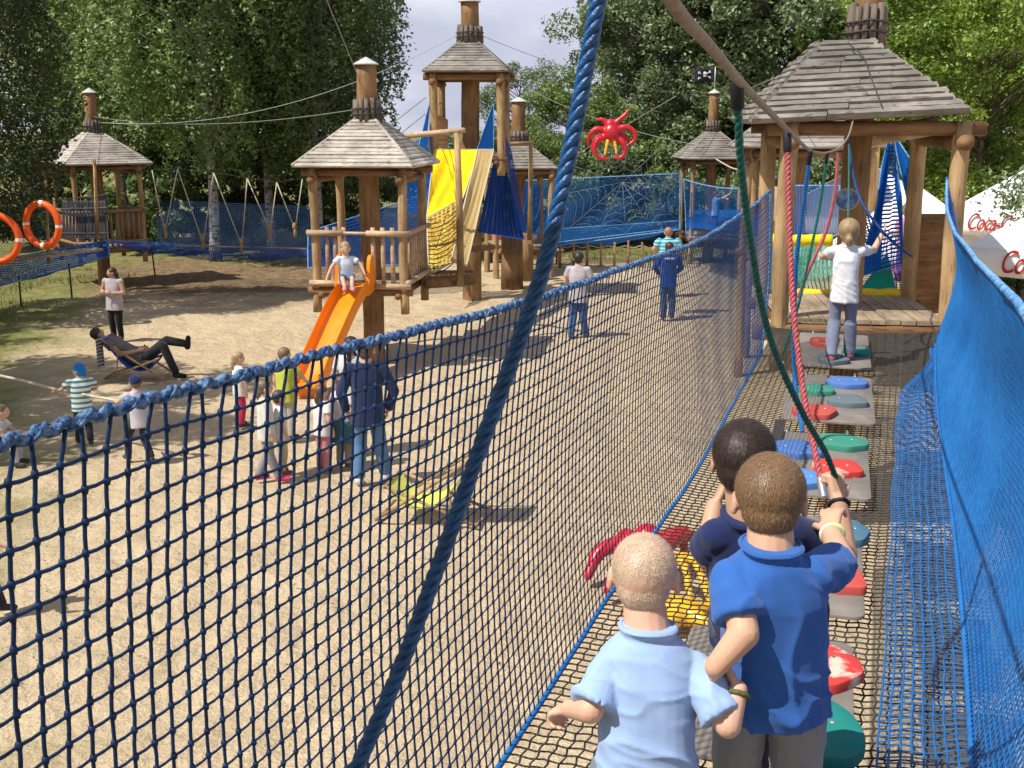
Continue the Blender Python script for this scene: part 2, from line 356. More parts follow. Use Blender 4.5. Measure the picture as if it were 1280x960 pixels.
def person(label, pos, yaw, H, skin=(.62, .40, .29), hair=(.12, .07, .035), shirt=(.5, .5, .5), pants=(.06, .08, .14), shoes=(.06, .05, .05),
           hs=.145, J=None, JW=None, sleeve=.55, plen=1.0, longhair=0, vox=.013, hat=None, group=None, hdir=None, hyaw=0, hpit=0, curl=.35, build=1.0,
           skirt=None, extra=None, wr=0, shirt_mat=None, hems=.06, handd=None, handn=None, pants_mat=None, neck_c=None, hair_fuzz=0, hair_off=(0, -.05, .04), hair_s=1.0, name='person'):
    pos = np.asarray(pos, float); cy, sy = math.cos(yaw), math.sin(yaw)
    Rz = np.array([[cy, -sy, 0], [sy, cy, 0], [0, 0, 1]])
    hh = hs*H; zs = H-hh-.052*H; zh = .485*H; b = build
    j = dict(neck=(0, -.005*H, zs+.04*H), pelvis=(0, 0, zh+.03*H), head=(0, .01*H, H-hh*.52))
    for s, n in ((-1, 'L'), (1, 'R')):
        j['sh'+n] = (s*.108*H*b, 0, zs); j['el'+n] = (s*.135*H*b, -.01*H, zs-.165*H); j['wr'+n] = (s*.14*H*b, .03*H, zs-.30*H)
        j['hip'+n] = (s*.052*H, 0, zh); j['kn'+n] = (s*.055*H, .015*H, .265*H); j['an'+n] = (s*.055*H, -.012*H, .05*H)
    for k, v in (J or {}).items(): j[k] = tuple(np.array(v)*H) if k not in ('x',) else v
    W = {k: pos+Rz@np.array(v, float) for k, v in j.items()}
    for k, v in (JW or {}).items(): W[k] = np.array(v, float)
    fwd = Rz@V3(0, 1, 0)
    X = unit(W['shR']-W['shL']); spine = unit(W['neck']-W['pelvis']); Yf = unit(np.cross(spine, X)); 
    # head frame
    hf = rotv(fwd, V3(0, 0, 1), hyaw) if hdir is None else unit(hdir)
    hx = unit(np.cross(hf, V3(0, 0, 1))); hf = rotv(hf, hx, hpit); hz = np.cross(hx, hf); HM = np.array([hx, hf, hz]).T
    hc = W['head']
    def hp(x, y, z): return hc+HM@(V3(x, y, z)*hh)
    root = empty(name, pos, 0, label, 'person', group)
    mb = MB()
    mb.ball(hp(0, -.04, .07), V3(.385, .465, .43)*hh, HM, 20, 14)
    mb.ball(hp(0, .12, -.2), V3(.29, .31, .27)*hh, HM, 16, 10); mb.ball(hp(0, .1, -.05), V3(.35, .36, .36)*hh, HM, 16, 10)
    mb.capsule(hp(0, .42, .02), hp(0, .475, -.1), hh*.035, hh*.05, 8)
    mb.ball(hp(0, .4, -.23), V3(.1, .05, .035)*hh, HM, 10, 6)
    for s in (-1, 1):
        EM = HM@np.array([[math.cos(s*.35), 0, 0], [0, 1, 0], [0, 0, 1]]) if False else HM
        mb.ball(hp(s*.40, -.02, -.07), V3(.045, .095, .15)*hh, HM, 10, 8); mb.ball(hp(s*.415, .0, -.15), V3(.04, .06, .07)*hh, HM, 8, 6)
    nr = .185*hh+.012*H
    mb.capsule(W['neck']-spine*.03*H, hp(0, -.06, -.22), nr*1.12, nr*.95, 14)
    mb.capsule(W['shL'], W['shR'], .03*H, .03*H)
    ch = W['neck']-spine*.13*H
    for s in (-1, 1):
        mb.capsule(W['pelvis']+X*s*.040*H*b, ch+X*s*.05*H*b, .054*H*min(b, 1), .054*H*min(b, 1))
    for n in 'LR':
        s = -1 if n == 'L' else 1
        mb.capsule(W['sh'+n], W['el'+n], .034*H*b, .0265*H, 12); mb.capsule(W['el'+n], W['wr'+n], .0265*H, .0185*H, 12)
        dd = unit(W['wr'+n]-W['el'+n]); hd = dd
        if handd and n in handd: hd = unit(handd[n])
        hn = -X*s if abs(np.dot(dd, X)) < .8 else Yf
        if handn and n in handn: hn = handn[n]
        nn = unit(hn-hd*np.dot(hn, hd)); tt = np.cross(hd, nn)
        sg = 1 if np.dot(tt, Yf+V3(0, 0, .2)) > 0 else -1
        cu = curl[n] if isinstance(curl, dict) else curl
        hand(mb, W['wr'+n], hd, nn, sg, .1*H, cu)
        bl = min(b, 1)*.95; mb.capsule(W['hip'+n], W['kn'+n], .053*H*bl, .038*H*bl, 12); mb.capsule(W['kn'+n], W['an'+n], .038*H*bl, .024*H*bl, 12)
        ft = Rz@V3(s*.15, 1, 0)
        if (W['an'+n]-W['kn'+n])[2] > -.1*H: # leg not upright: toes point up/out
            ft = unit(np.cross(X, unit(W['an'+n]-W['kn'+n]))); 
            if ft[2] < 0: ft = -ft
        mb.capsule(W['an'+n]-V3(0, 0, .02*H), W['an'+n]+ft*.085*H-V3(0, 0, .027*H), .026*H, .02*H, 8)
    body = link_mesh('body', remesh(mb, vox*(.68 if vox < .008 else 1), 3, 'body'), skinmat(skin), root, pos)
    # clothes
    def ringat(t, w, d, off=0):
        c = W['pelvis']*(1-t)+W['neck']*t + Yf*off
        an = np.linspace(0, 2*math.pi, 28, endpoint=False); e = .85
        return np.array([c+X*w*np.sign(math.cos(a))*abs(math.cos(a))**e+Yf*d*np.sign(math.sin(a))*abs(math.sin(a))**e for a in an])
    if shirt is not None or shirt_mat:
        m = MB(); T = np.linalg.norm(W['neck']-W['pelvis'])
        sw = np.linalg.norm(W['shR']-W['shL'])/2
        m.loft([ringat(-hems*H/T*1.6, .112*H*b, .088*H), ringat(.1, .105*H*b, .08*H), ringat(.4, .102*H*b, .077*H), ringat(.66, .106*H*b, .075*H), ringat(.82, max(.1*H*b, sw*.95), .063*H), ringat(.9, sw*.84, .057*H), ringat(.95, sw*.62, .05*H), ringat(.99, nr*1.42, nr*1.42), ringat(1.005, nr*1.2, nr*1.24)])
        m.capsule(W['shL']-spine*.004*H, W['shR']-spine*.004*H, .037*H, .037*H)
        for n in 'LR':
            a, e, wv = W['sh'+n], W['el'+n], W['wr'+n]
            m.ball(a-V3(0, 0, .004*H), .039*H*b)
            if sleeve <= 0: continue
            if sleeve <= 1:
                q = a+(e-a)*sleeve; m.tube([a, a*.6+q*.4, q], [.038*H*b, .042*H*b, .046*H*b], 18)
                if vox < .008:
                    ax_ = unit(e-a); g_ = unit(np.cross(ax_, V3(.3, .2, 1))); h_ = np.cross(ax_, g_)
                    for bk in (.02, .11): hm = q-(e-a)*bk; m.tube([hm+(g_*math.cos(t)+h_*math.sin(t))*(.0455*H*b) for t in np.linspace(0, 2*math.pi, 24, endpoint=False)], .0028 if bk < .1 else .0022, 6, closed=True)
            else:
                m.capsule(a, e, .042*H*b, .036*H); m.cyl(e, e+(wv-e)*min(1, sleeve-1), .036*H, .028*H, 14)
        me = remesh(m, vox*.9, 3, 'shirt', wrinkle(wr*H, 9/H*1.1, H*10) if wr else None)
        link_mesh('shirt', me, shirt_mat or cl('shirt_cloth', shirt), root, pos)
        if vox < .008:
            m = MB()
            for tt_, k_ in ((1.003, 1.25), (.992, 1.33)): m.tube(ringat(tt_, nr*k_, nr*(k_+.03)), .0038, 6, closed=True)
            link_mesh('collar', remesh(m, .0025, 2, 'collar'), cl('shirt_cloth', tuple(x*.92 for x in shirt)), root, pos)
    if pants is not None:
        m = MB()
        m.capsule(W['hipL']+spine*.01*H, W['hipR']+spine*.01*H, .052*H*b, .052*H*b)
        m.loft([ringat(-.1, .098*H*b, .074*H), ringat(.05, .09*H*b, .066*H), ringat(.12, .08*H*b, .058*H)])
        for n in 'LR':
            a, k, q = W['hip'+n], W['kn'+n], W['an'+n]
            m.capsule(a, k, .058*H*b, .046*H*b)
            if plen > .5: m.cyl(k, k+(q-k)*min(1, (plen-.5)*2), .048*H, .039*H, 14)
        me = remesh(m, vox*.95, 3, 'trousers', wrinkle(wr*.7*H, 8/H, H*5) if wr else None)
        link_mesh('trousers', me, pants_mat or cl('trouser_cloth', pants), root, pos)
    if skirt is not None:
        m = MB(); m.loft([ringat(-.75, .16*H, .13*H), ringat(.1, .1*H, .078*H)]); link_mesh('skirt', remesh(m, vox, 2), cl('skirt_cloth', skirt), root, pos)
    for n in 'LR':
        m = MB(); s = -1 if n == 'L' else 1; ft = Rz@V3(s*.15, 1, 0)
        if (W['an'+n]-W['kn'+n])[2] > -.1*H:
            ft = unit(np.cross(X, unit(W['an'+n]-W['kn'+n])))
            if ft[2] < 0: ft = -ft
        m.capsule(W['an'+n]-V3(0, 0, .018*H)-ft*.01*H, W['an'+n]+ft*.09*H-V3(0, 0, .026*H), .033*H, .026*H, 10); m.capsule(W['an'+n], W['an'+n]-V3(0, 0, .015*H), .03*H, .033*H, 10)
        link_mesh('shoe', remesh(m, max(.006, vox*.8), 2), cl('shoe_leather', shoes), root, pos)
    if hair is not None:
        m = MB(); h = hair_s
        ox, oy, oz = hair_off
        m.ball(hp(ox, oy-.02, oz+.07), V3(.41*h, .46*h, .43*h)*hh, HM, 22, 14)
        m.ball(hp(0, -.17, -.1), V3(.34*h, .3*h, .34*h)*hh, HM, 18, 10)
        if longhair:
            pth = [hp(0, -.38, .0), hp(0, -.5, -.3), hp(0, -.48, -.3-longhair*.5), hp(0, -.42, -.3-longhair)]
            for a, c in zip(pth[:-1], pth[1:]): m.capsule(a, c, .17*hh, .13*hh)
            if longhair > .8:
                for s in (-1, 1): m.capsule(hp(s*.33, -.1, -.1), hp(s*.33, -.25, -.3-longhair*.6), .14*hh, .1*hh)
        hme = remesh(m, vox*.7, 2, 'hair')
        ho = link_mesh('hair', hme, hairm(hair), root, pos)
        if hair_fuzz: fuzz(ho, hc-pos, HM, hh, hair, hair_fuzz)
    if hat:
        kind, c = hat; m = MB()
        m.ball(hp(0, -.05, .12), V3(.435, .49, .43)*hh, HM, 18, 10)
        if kind == 'cap': m.ball(hp(0, .5, .12), V3(.3, .3, .035)*hh, HM, 12, 6)
        if kind == 'bandana': m.capsule(hp(0, -.4, .0), hp(0, -.5, -.35), .16*hh, .08*hh); m.ball(hp(0, -.15, -.12), V3(.42, .38, .36)*hh, HM, 16, 8)
        link_mesh('cap' if kind == 'cap' else 'bandana', remesh(m, vox*.8, 1), cl('hat_cloth', c), root, pos)
    for s in (-1, 1):
        e = MB(); e.ball(hp(s*.15, .385, .0), V3(.05, .035, .03)*hh, HM, 8, 6); link_mesh('eye', e.mesh('eye'), EYE, root, pos)
    return root, W, HM, hh
HLEN = [.009]
def fuzz(ho, hc, HM, hh, col, cnt):
    """short clipped hair: thousands of fine blades lying along the scalp"""
    me = ho.data; n = len(me.polygons)
    c = np.empty(n*3); me.polygons.foreach_get('center', c); c = c.reshape(-1, 3)
    nn = np.empty(n*3); me.polygons.foreach_get('normal', nn); nn = nn.reshape(-1, 3)
    ar = np.empty(n); me.polygons.foreach_get('area', ar)
    idx = RNG.choice(n, cnt, p=ar/ar.sum()); p = c[idx]+RNG.normal(0, .0015, (cnt, 3)); no = nn[idx]
    crown = np.asarray(hc)+HM@(V3(.04, -.3, .38)*hh)
    d = p-crown; d -= no*(d*no).sum(1)[:, None]; d /= np.linalg.norm(d, axis=1)[:, None]+1e-9
    sw = np.cross(no, d); d = d*.85+sw*.3+no*(.05+RNG.random((cnt, 1))*.14)+RNG.normal(0, .09, (cnt, 3)); d /= np.linalg.norm(d, axis=1)[:, None]
    ln = (.5+.5*RNG.random((cnt, 1)))*HLEN[0]; s = np.cross(no, d); s /= np.linalg.norm(s, axis=1)[:, None]+1e-9
    wd = .0005
    v = np.stack([p-s*wd, p+s*wd, p+d*ln], 1).reshape(-1, 3)
    f = np.arange(cnt*3).reshape(-1, 3)
    m = MB(); m.add(v, [f]); m.build('hair_strands', HAIRS(col), ho)
def HAIRS(c):
    k = ('strand', c)
    if k not in CL:
        m, nt, b, out = newmat('hair_strand'); gi = nt.nodes.new('ShaderNodeNewGeometry'); cr = nt.nodes.new('ShaderNodeValToRGB')
        cr.color_ramp.elements[0].color = (*[x*(.88 if c[0] > .5 else .68) for x in c], 1); cr.color_ramp.elements[1].color = (*[min(1, x*(1.12 if c[0] > .5 else 1.45)) for x in c], 1)
        nt.links.new(gi.outputs['Random Per Island'], cr.inputs[0]); nt.links.new(cr.outputs[0], b.inputs['Base Color']); b.inputs['Roughness'].default_value = .45
        CL[k] = m
    return CL[k]
# ================================================================== PEOPLE
GR = 0.0
SK1 = (.66, .42, .30); SK2 = (.58, .35, .24); SK3 = (.5, .3, .2)
# --- three boys on the walkway, seen from behind
rootB, WB, HB, hhB = None, None, None, None
HLEN[0] = .0045
person('little boy in pale blue t-shirt with shaved blond head, nearest of the walkway boys', (.29, 2.28, 2.40), R(-14), 1.12, skin=(.72, .46, .34), hair=(.74, .55, .40),
       shirt=(.38, .54, .86), pants=(.2, .22, .26), hs=.165, vox=.0055, wr=.0085, build=.92, sleeve=.85, hdir=unit(V3(.16, 1, -.15)), hair_fuzz=40000, hair_s=.95, curl=dict(L=.75, R=.6),
       JW=dict(head=Q(805, 718, 2.5), neck=Q(810, 782, 2.47), shL=Q(762, 833, 2.47), shR=Q(868, 835, 2.47), elL=Q(738, 888, 2.43), wrL=Q(712, 886, 2.5),
               elR=Q(910, 906, 2.40), wrR=Q(923, 862, 2.42), pelvis=V3(.30, 2.24, 2.4+.57)),
       handd=dict(L=unit(Q(690, 888, 2.56)-Q(712, 886, 2.5)), R=unit(Q(908, 838, 2.44)-Q(923, 862, 2.42))), handn=dict(L=V3(.1, .15, -1)))
HLEN[0] = .009
person('boy in bright blue t-shirt with short brown hair, middle of the walkway boys', (.60, 2.37, 2.43), R(-16), 1.29, skin=(.66, .41, .28), hair=(.26, .155, .08),
       shirt=(.04, .14, .46), pants=(.32, .32, .31), hs=.147, vox=.006, wr=.0085, sleeve=.72, hdir=unit(V3(.14, 1, -.2)), hair_fuzz=42000, curl=dict(L=.4, R=.4), hems=.02, build=.86,
       JW=dict(head=Q(962, 622, 2.5), neck=Q(964, 680, 2.47), shL=Q(916, 722, 2.47), shR=Q(1016, 716, 2.49), elL=Q(930, 792, 2.40), wrL=Q(894, 834, 2.40),
               elR=Q(1053, 702, 2.62), wrR=Q(1038, 664, 2.76), pelvis=V3(.60, 2.35, 2.42+.70)),
       handd=dict(L=unit(Q(884, 850, 2.44)-Q(894, 834, 2.4)), R=unit(Q(1040, 630, 2.84)-Q(1038, 664, 2.76))), handn=dict(R=unit(V3(.45, 1, -.1))))
HLEN[0] = .014
person('dark haired boy in navy t-shirt gripping the green rope, front of the walkway boys', (.78, 3.0, 2.43), R(-18), 1.27, skin=(.6, .37, .25), hair=(.05, .03, .023),
       shirt=(.02, .03, .105), pants=(.05, .06, .1), hs=.147, vox=.006, wr=.0085, build=.9, sleeve=.72, hdir=unit(V3(.3, 1, -.25)), hair_fuzz=30000, hair_s=1.04, curl=dict(L=.8, R=1.1),
       JW=dict(head=Q(930, 574, 2.85), neck=Q(935, 643, 2.84), shL=Q(897, 668, 2.84), shR=Q(990, 662, 2.86), elL=Q(883, 694, 2.92), wrL=Q(893, 633, 2.98),
               elR=Q(1056, 694, 2.96), wrR=Q(1048, 626, 2.98), pelvis=V3(.66, 2.78, 2.42+.62)),
       handd=dict(L=unit(Q(908, 600, 3.0)-Q(893, 633, 2.98)), R=unit(Q(1044, 592, 3.0)-Q(1048, 626, 2.98))), handn=dict(R=unit(V3(-.3, 1, .1)), L=unit(V3(1, .1, 0))))
# wristbands
def band(name, label, a, b, r, w, m):
    a, b = np.array(a), np.array(b); d = unit(b-a); c = (a+b)/2; mb = MB()
    g = unit(np.cross(d, V3(0, 0, 1))); h = np.cross(d, g)
    mb.tube([c+g*r*math.cos(t)+h*r*math.sin(t) for t in np.linspace(0, 2*math.pi, 24, endpoint=False)], w, 6, closed=True)
    o = mb.build(name, m); tag(o, label, 'wristband'); return o
band('wristband', 'olive woven bracelet on the wrist of the boy in pale blue', Q(921, 872, 2.415), Q(922, 866, 2.42), .024, .006, mat('olive_cord', (.16, .17, .05), (.05, .07, .02), scale=90))
band('wristband', 'white and yellow paper wristband on the forearm of the middle boy', Q(1042, 672, 2.74), Q(1039, 664, 2.77), .026, .007, mat('paper_band', (.82, .82, .7), (.75, .8, .2), scale=25))
band('wristband', 'black band round the wrist of the boy gripping the green rope', Q(1049, 634, 2.975), Q(1048, 628, 2.985), .025, .0065, M_BLACK)

# --- girl on the far stepping board
gp = G(1050, 449, 2.44)
girl, _, _, _ = person('curly blond girl in white t-shirt and grey jeans balancing on the farthest stepping board', gp, R(-12), 1.17, hair=(.42, .29, .15), skin=SK1,
       shirt=(.8, .8, .82), pants=(.2, .22, .3), shoes=(.35, .1, .14), hs=.165, vox=.009, wr=.006, build=.85, sleeve=.5, longhair=.15, hair_s=1.1, hair_fuzz=6000,
       JW=dict(elR=Q(1092, 313, 9.62), wrR=Q(1103, 292, 9.66), anL=G(1038, 446, 2.49), anR=G(1062, 441, 2.49)), J=dict(elL=(-.16, .12, .72), wrL=(-.11, .25, .7)))

# --- group of children by the slide
def at(x, y, **k): return G(x, y, 0.0)
gk = 'children queuing by the foot of the orange slide'
person('blond ponytail girl in white top and crimson leggings, left of the slide queue', at(302, 533), R(-60), 1.13, hair=(.5, .36, .2), shirt=(.8, .8, .8), pants=(.5, .03, .09), shoes=(.05, .05, .05), hs=.17, longhair=.5, group=gk)
person('child in off-white hoodie and grey trousers with pink shoes, in front of the slide queue', at(336, 601), R(-70), 1.30, hair=(.2, .13, .08), shirt=(.62, .6, .56), pants=(.28, .26, .28), shoes=(.6, .05, .14), sleeve=1.9, hs=.155, longhair=.3, group=gk,
       J=dict(anL=(-.06, -.09, .05), anR=(.06, .09, .05)))
person('boy in yellow t-shirt standing beside the slide', at(360, 549), R(-30), 1.33, hair=(.25, .16, .09), shirt=(.5, .55, .07), pants=(.45, .4, .32), hs=.155, group=gk, J=dict(elR=(.16, .09, .68), wrR=(.12, .2, .6)))
person('small child in white vest and sandy trousers between hoodie and pink trousers', at(353, 592), R(-60), 1.1, hair=(.1, .06, .04), shirt=(.75, .75, .75), pants=(.48, .42, .3), shoes=(.25, .08, .1), hs=.17, group=gk)
person('girl in white t-shirt and pink trousers queuing by the slide', at(405, 588), R(-40), 1.14, hair=(.16, .09, .05), shirt=(.78, .74, .74), pants=(.56, .2, .21), shoes=(.2, .2, .24), hs=.165, longhair=.4, group=gk, J=dict(elL=(-.14, .1, .68), wrL=(-.04, .18, .62)))
person('child in printed white top and teal skirt next to the man in dark blue', at(431, 583), R(-30), 1.22, hair=(.09, .055, .04), shirt=(.6, .58, .6), pants=(.3, .22, .18), skirt=(.05, .14, .17), hs=.16, longhair=.35, group=gk)
person('dark haired woman in black trousers half hidden behind the man in dark blue', at(443, 566), R(-10), 1.6, hair=(.02, .015, .015), shirt=(.62, .6, .6), pants=(.02, .02, .03), hs=.135, longhair=.9, hair_s=1.1)
person('man in dark blue jacket and blue jeans standing with his back to the net', at(462, 604), R(8), 1.83, hair=(.13, .08, .05), shirt=(.022, .035, .09), pants=(.1, .2, .36), shoes=(.6, .6, .6), sleeve=1.95, wr=.004, vox=.012,
       J=dict(anL=(-.07, -.02, .05), anR=(.11, .05, .05), knR=(.08, .03, .27), elL=(-.17, -.02, .64), elR=(.18, 0, .64)))
person('man in pale grey t-shirt and jeans seen from behind beyond the net', at(722, 422), R(-14), 1.78, hair=(.03, .025, .025), shirt=(.5, .46, .5), pants=(.06, .11, .26), shoes=(.1, .1, .1),
       J=dict(anL=(-.07, -.06, .05), anR=(.08, .05, .05), wrL=(-.06, .16, .6), wrR=(.06, .16, .6), elL=(-.16, .04, .64), elR=(.16, .04, .64)))
mb_, Wb, _, _ = person('man in royal blue printed jacket walking away beyond the net', at(834, 398), R(2), 1.74, hair=(.05, .035, .03), shirt=(.015, .05, .25), pants=(.045, .08, .16), sleeve=1.9, J=dict(elL=(-.17, .03, .66), wrL=(-.1, .13, .56), elR=(.17, .03, .66), wrR=(.1, .13, .56)))
m = MB()
for k, (dx, hh_) in enumerate([(-.105, .03), (-.075, .022), (-.045, .03), (-.015, .03), (.015, .022), (.045, .03), (.075, .026), (.105, .026)]): m.box((dx, -.153, 1.385), (.02, .006, hh_*1.4)); m.box((dx+.006, -.154, 1.385), (.03, .005, .008))
m.build('back_print', mat('white_print_ink', (.75, .75, .78)), mb_, smooth=False)
def stripes(name, c1, c2, period, duty=.5):
    m, nt, b, out = newmat(name); N = nt.nodes.new; L = nt.links.new
    tc = N('ShaderNodeTexCoord'); sp = N('ShaderNodeSeparateXYZ'); L(tc.outputs['Object'], sp.inputs[0])
    d = N('ShaderNodeMath'); d.operation = 'DIVIDE'; d.inputs[1].default_value = period; L(sp.outputs[2], d.inputs[0])
    f = N('ShaderNodeMath'); f.operation = 'FRACT'; L(d.outputs[0], f.inputs[0]); lt = N('ShaderNodeMath'); lt.operation = 'LESS_THAN'; lt.inputs[1].default_value = duty; L(f.outputs[0], lt.inputs[0])
    mx = N('ShaderNodeMix'); mx.data_type = 'RGBA'; mx.inputs[6].default_value = (*c1, 1); mx.inputs[7].default_value = (*c2, 1); L(lt.outputs[0], mx.inputs[0]); L(mx.outputs[2], b.inputs['Base Color']); b.inputs['Roughness'].default_value = .9
    return m
person('stout man in turquoise striped polo shirt, farther away behind the man in royal blue', at(833, 370), R(4), 1.76, hair=(.4, .2, .15), shirt=(.1, .5, .6), shirt_mat=stripes('striped_polo', (.3, .72, .8), (.05, .3, .5), .09, .4), pants=(.1, .12, .16), build=1.2,
       J=dict(elL=(-.2, .04, .68), elR=(.2, .04, .68), wrL=(-.16, .12, .56), wrR=(.16, .12, .56)))
person('woman in pale tank top and black trousers with folded arms below the left tower', at(147, 425), R(165), 1.5, hair=(.05, .02, .015), skin=SK3, shirt=(.44, .4, .42), pants=(.012, .012, .014), sleeve=0, longhair=.45, hs=.135, build=1.1,
       J=dict(elL=(-.17, .02, .66), wrL=(.02, .13, .66), elR=(.17, .02, .66), wrR=(-.03, .15, .68)), hyaw=-.8)
person('boy in teal and white striped t-shirt and blue bandana pulling a rope', at(107, 555), R(25), 1.15, hair=None, hat=('bandana', (.02, .2, .6)), shirt=(.5, .6, .6), shirt_mat=stripes('striped_tee', (.72, .76, .72), (.07, .22, .24), .074, .45), pants=(.025, .03, .04), hs=.165, build=1.12,
       J=dict(elL=(-.2, .1, .68), wrL=(-.28, .2, .64), elR=(.18, .09, .66), wrR=(.05, .2, .62), anL=(-.07, .06, .05), anR=(.06, -.05, .05)), hyaw=.9)
person('boy in grey t-shirt and navy cap leaning back on the rope', at(177, 576), R(40), 1.17, hair=(.2, .13, .08), hat=('cap', (.02, .03, .1)), shirt=(.5, .47, .52), pants=(.03, .03, .035), hs=.165,
       J=dict(elL=(-.16, .15, .68), wrL=(-.14, .28, .66), elR=(.14, .12, .66), wrR=(-.03, .25, .66), anL=(-.1, .12, .05), anR=(.08, -.1, .05), knL=(-.09, .12, .27), pelvis=(0, -.05, .5)))
# man lying in the blue deckchair (faces +x)
def Dk(p): return p
cx = at(175, 470)
person('man in black trousers lying back in the blue deckchair with one leg raised', cx, R(-90), 1.72, skin=SK3, hair=(.04, .025, .02), shirt=(.16, .13, .12), pants=(.018, .018, .02), shoes=(.02, .02, .02), sleeve=.4, hs=.135,
       J=dict(head=(.0, -.40, .44), neck=(0, -.33, .38), pelvis=(0, .04, .18), shL=(-.1, -.28, .36), shR=(.1, -.28, .36), elL=(-.15, -.13, .26), elR=(.15, -.13, .26), wrL=(-.08, .03, .28), wrR=(.08, .03, .28),
              hipL=(-.05, .06, .18), hipR=(.05, .06, .18), knL=(-.06, .28, .36), anL=(-.03, .5, .33), knR=(.07, .28, .33), anR=(.09, .40, .05)), hdir=unit(V3(.7, .5, .6)))
# figures cut by the left edge of the picture
person('crouching child in pale grey clothes at the left edge below the rope', at(8, 580), R(-90), 1.15, hair=(.2, .13, .08), shirt=(.6, .58, .58), pants=(.5, .48, .5), hs=.165,
       J=dict(head=(0, .02, .62), neck=(0, -.02, .52), pelvis=(0, -.1, .22), shL=(-.1, -.02, .48), shR=(.1, -.02, .48), elL=(-.12, .06, .36), elR=(.12, .06, .36), wrL=(-.06, .2, .36), wrR=(.06, .2, .36),
              hipL=(-.05, -.1, .2), hipR=(.05, -.1, .2), knL=(-.08, .13, .34), anL=(-.08, .12, .04), knR=(.08, .13, .34), anR=(.08, .15, .04)))
person('child in dark trousers at the left edge', G(-12, 768, 0), R(-90), 1.15, hair=(.2, .13, .08), shirt=(.3, .05, .06), pants=(.03, .03, .05), hs=.165,
       J=dict(anL=(-.07, .07, .05), anR=(.06, -.06, .05), elR=(.16, .12, .68), wrR=(.12, .26, .62)))
# small boy at the top of the slide
SL0 = P(437, 350, 20.0)
person('small boy in white t-shirt sitting at the top of the orange slide', P(433, 354, 19.6), R(192), 1.25, hair=(.42, .3, .18), skin=SK1, shirt=(.66, .76, .84), pants=(.1, .16, .28), shoes=(.5, .3, .3), hs=.18, plen=.5,
       J=dict(head=(0, .0, .49), neck=(0, -.01, .38), pelvis=(0, -.04, .08), shL=(-.1, 0, .35), shR=(.1, 0, .35), elL=(-.21, .04, .26), elR=(.2, .04, .24), wrL=(-.25, .1, .15), wrR=(.27, .1, .1),
              hipL=(-.05, .0, .08), hipR=(.05, .0, .08), knL=(-.07, .2, .12), anL=(-.05, .4, .0), knR=(.07, .2, .12), anR=(.05, .4, .0)), hpit=-.3)
person('child in blue shirt climbing inside the net walkway by the flag tower', P(893, 292, 33), R(-80), 1.25, hair=(.15, .1, .06), shirt=(.12, .25, .62), pants=(.03, .08, .35), hs=.16, J=dict(elR=(.15, .16, .85), wrR=(.13, .27, .92), elL=(-.13, .13, .8), wrL=(-.1, .25, .8)))
person('child in grey clothes climbing behind the left post of the big tower', P(966, 318, 17), R(-20), 1.2, hair=(.03, .02, .02), shirt=(.42, .38, .36), pants=(.38, .34, .3), hs=.16, sleeve=1.8)
person('child in pink and purple clothes behind the right side of the deck', P(1128, 352, 14.2), R(10), 1.0, hair=(.3, .2, .13), shirt=(.62, .25, .45), pants=(.2, .06, .25), hs=.18, J=dict(wrL=(-.1, .2, .6), wrR=(.1, .2, .6)))
# two people far away under the tall tower
person('person in red top sitting on the far bench under the tall tower', P(618, 330, 36), R(180), 1.6, shirt=(.35, .04, .04), pants=(.02, .02, .03), hair=(.03, .02, .02), J=dict(head=(0, 0, .72), neck=(0, 0, .6), pelvis=(0, -.04, .3), shL=(-.11, 0, .56), shR=(.11, 0, .56), elL=(-.14, .02, .42), elR=(.14, .02, .42), wrL=(-.06, .14, .36), wrR=(.06, .14, .36), hipL=(-.05, -.02, .27), hipR=(.05, -.02, .27), knL=(-.06, .22, .27), knR=(.06, .22, .27), anL=(-.06, .22, .05), anR=(.06, .22, .05)))
person('person in black sitting next to the red top on the far bench', P(636, 330, 36.4), R(170), 1.65, shirt=(.02, .02, .025), pants=(.03, .03, .05), hair=(.1, .06, .04), J=dict(head=(0, .05, .7), neck=(0, .02, .6), pelvis=(0, -.04, .3), shL=(-.11, 0, .56), shR=(.11, 0, .56), elL=(-.14, .02, .42), elR=(.14, .02, .42), wrL=(-.06, .14, .36), wrR=(.06, .14, .36), hipL=(-.05, -.02, .27), hipR=(.05, -.02, .27), knL=(-.06, .22, .27), knR=(.06, .22, .27), anL=(-.06, .22, .05), anR=(.06, .22, .05)))
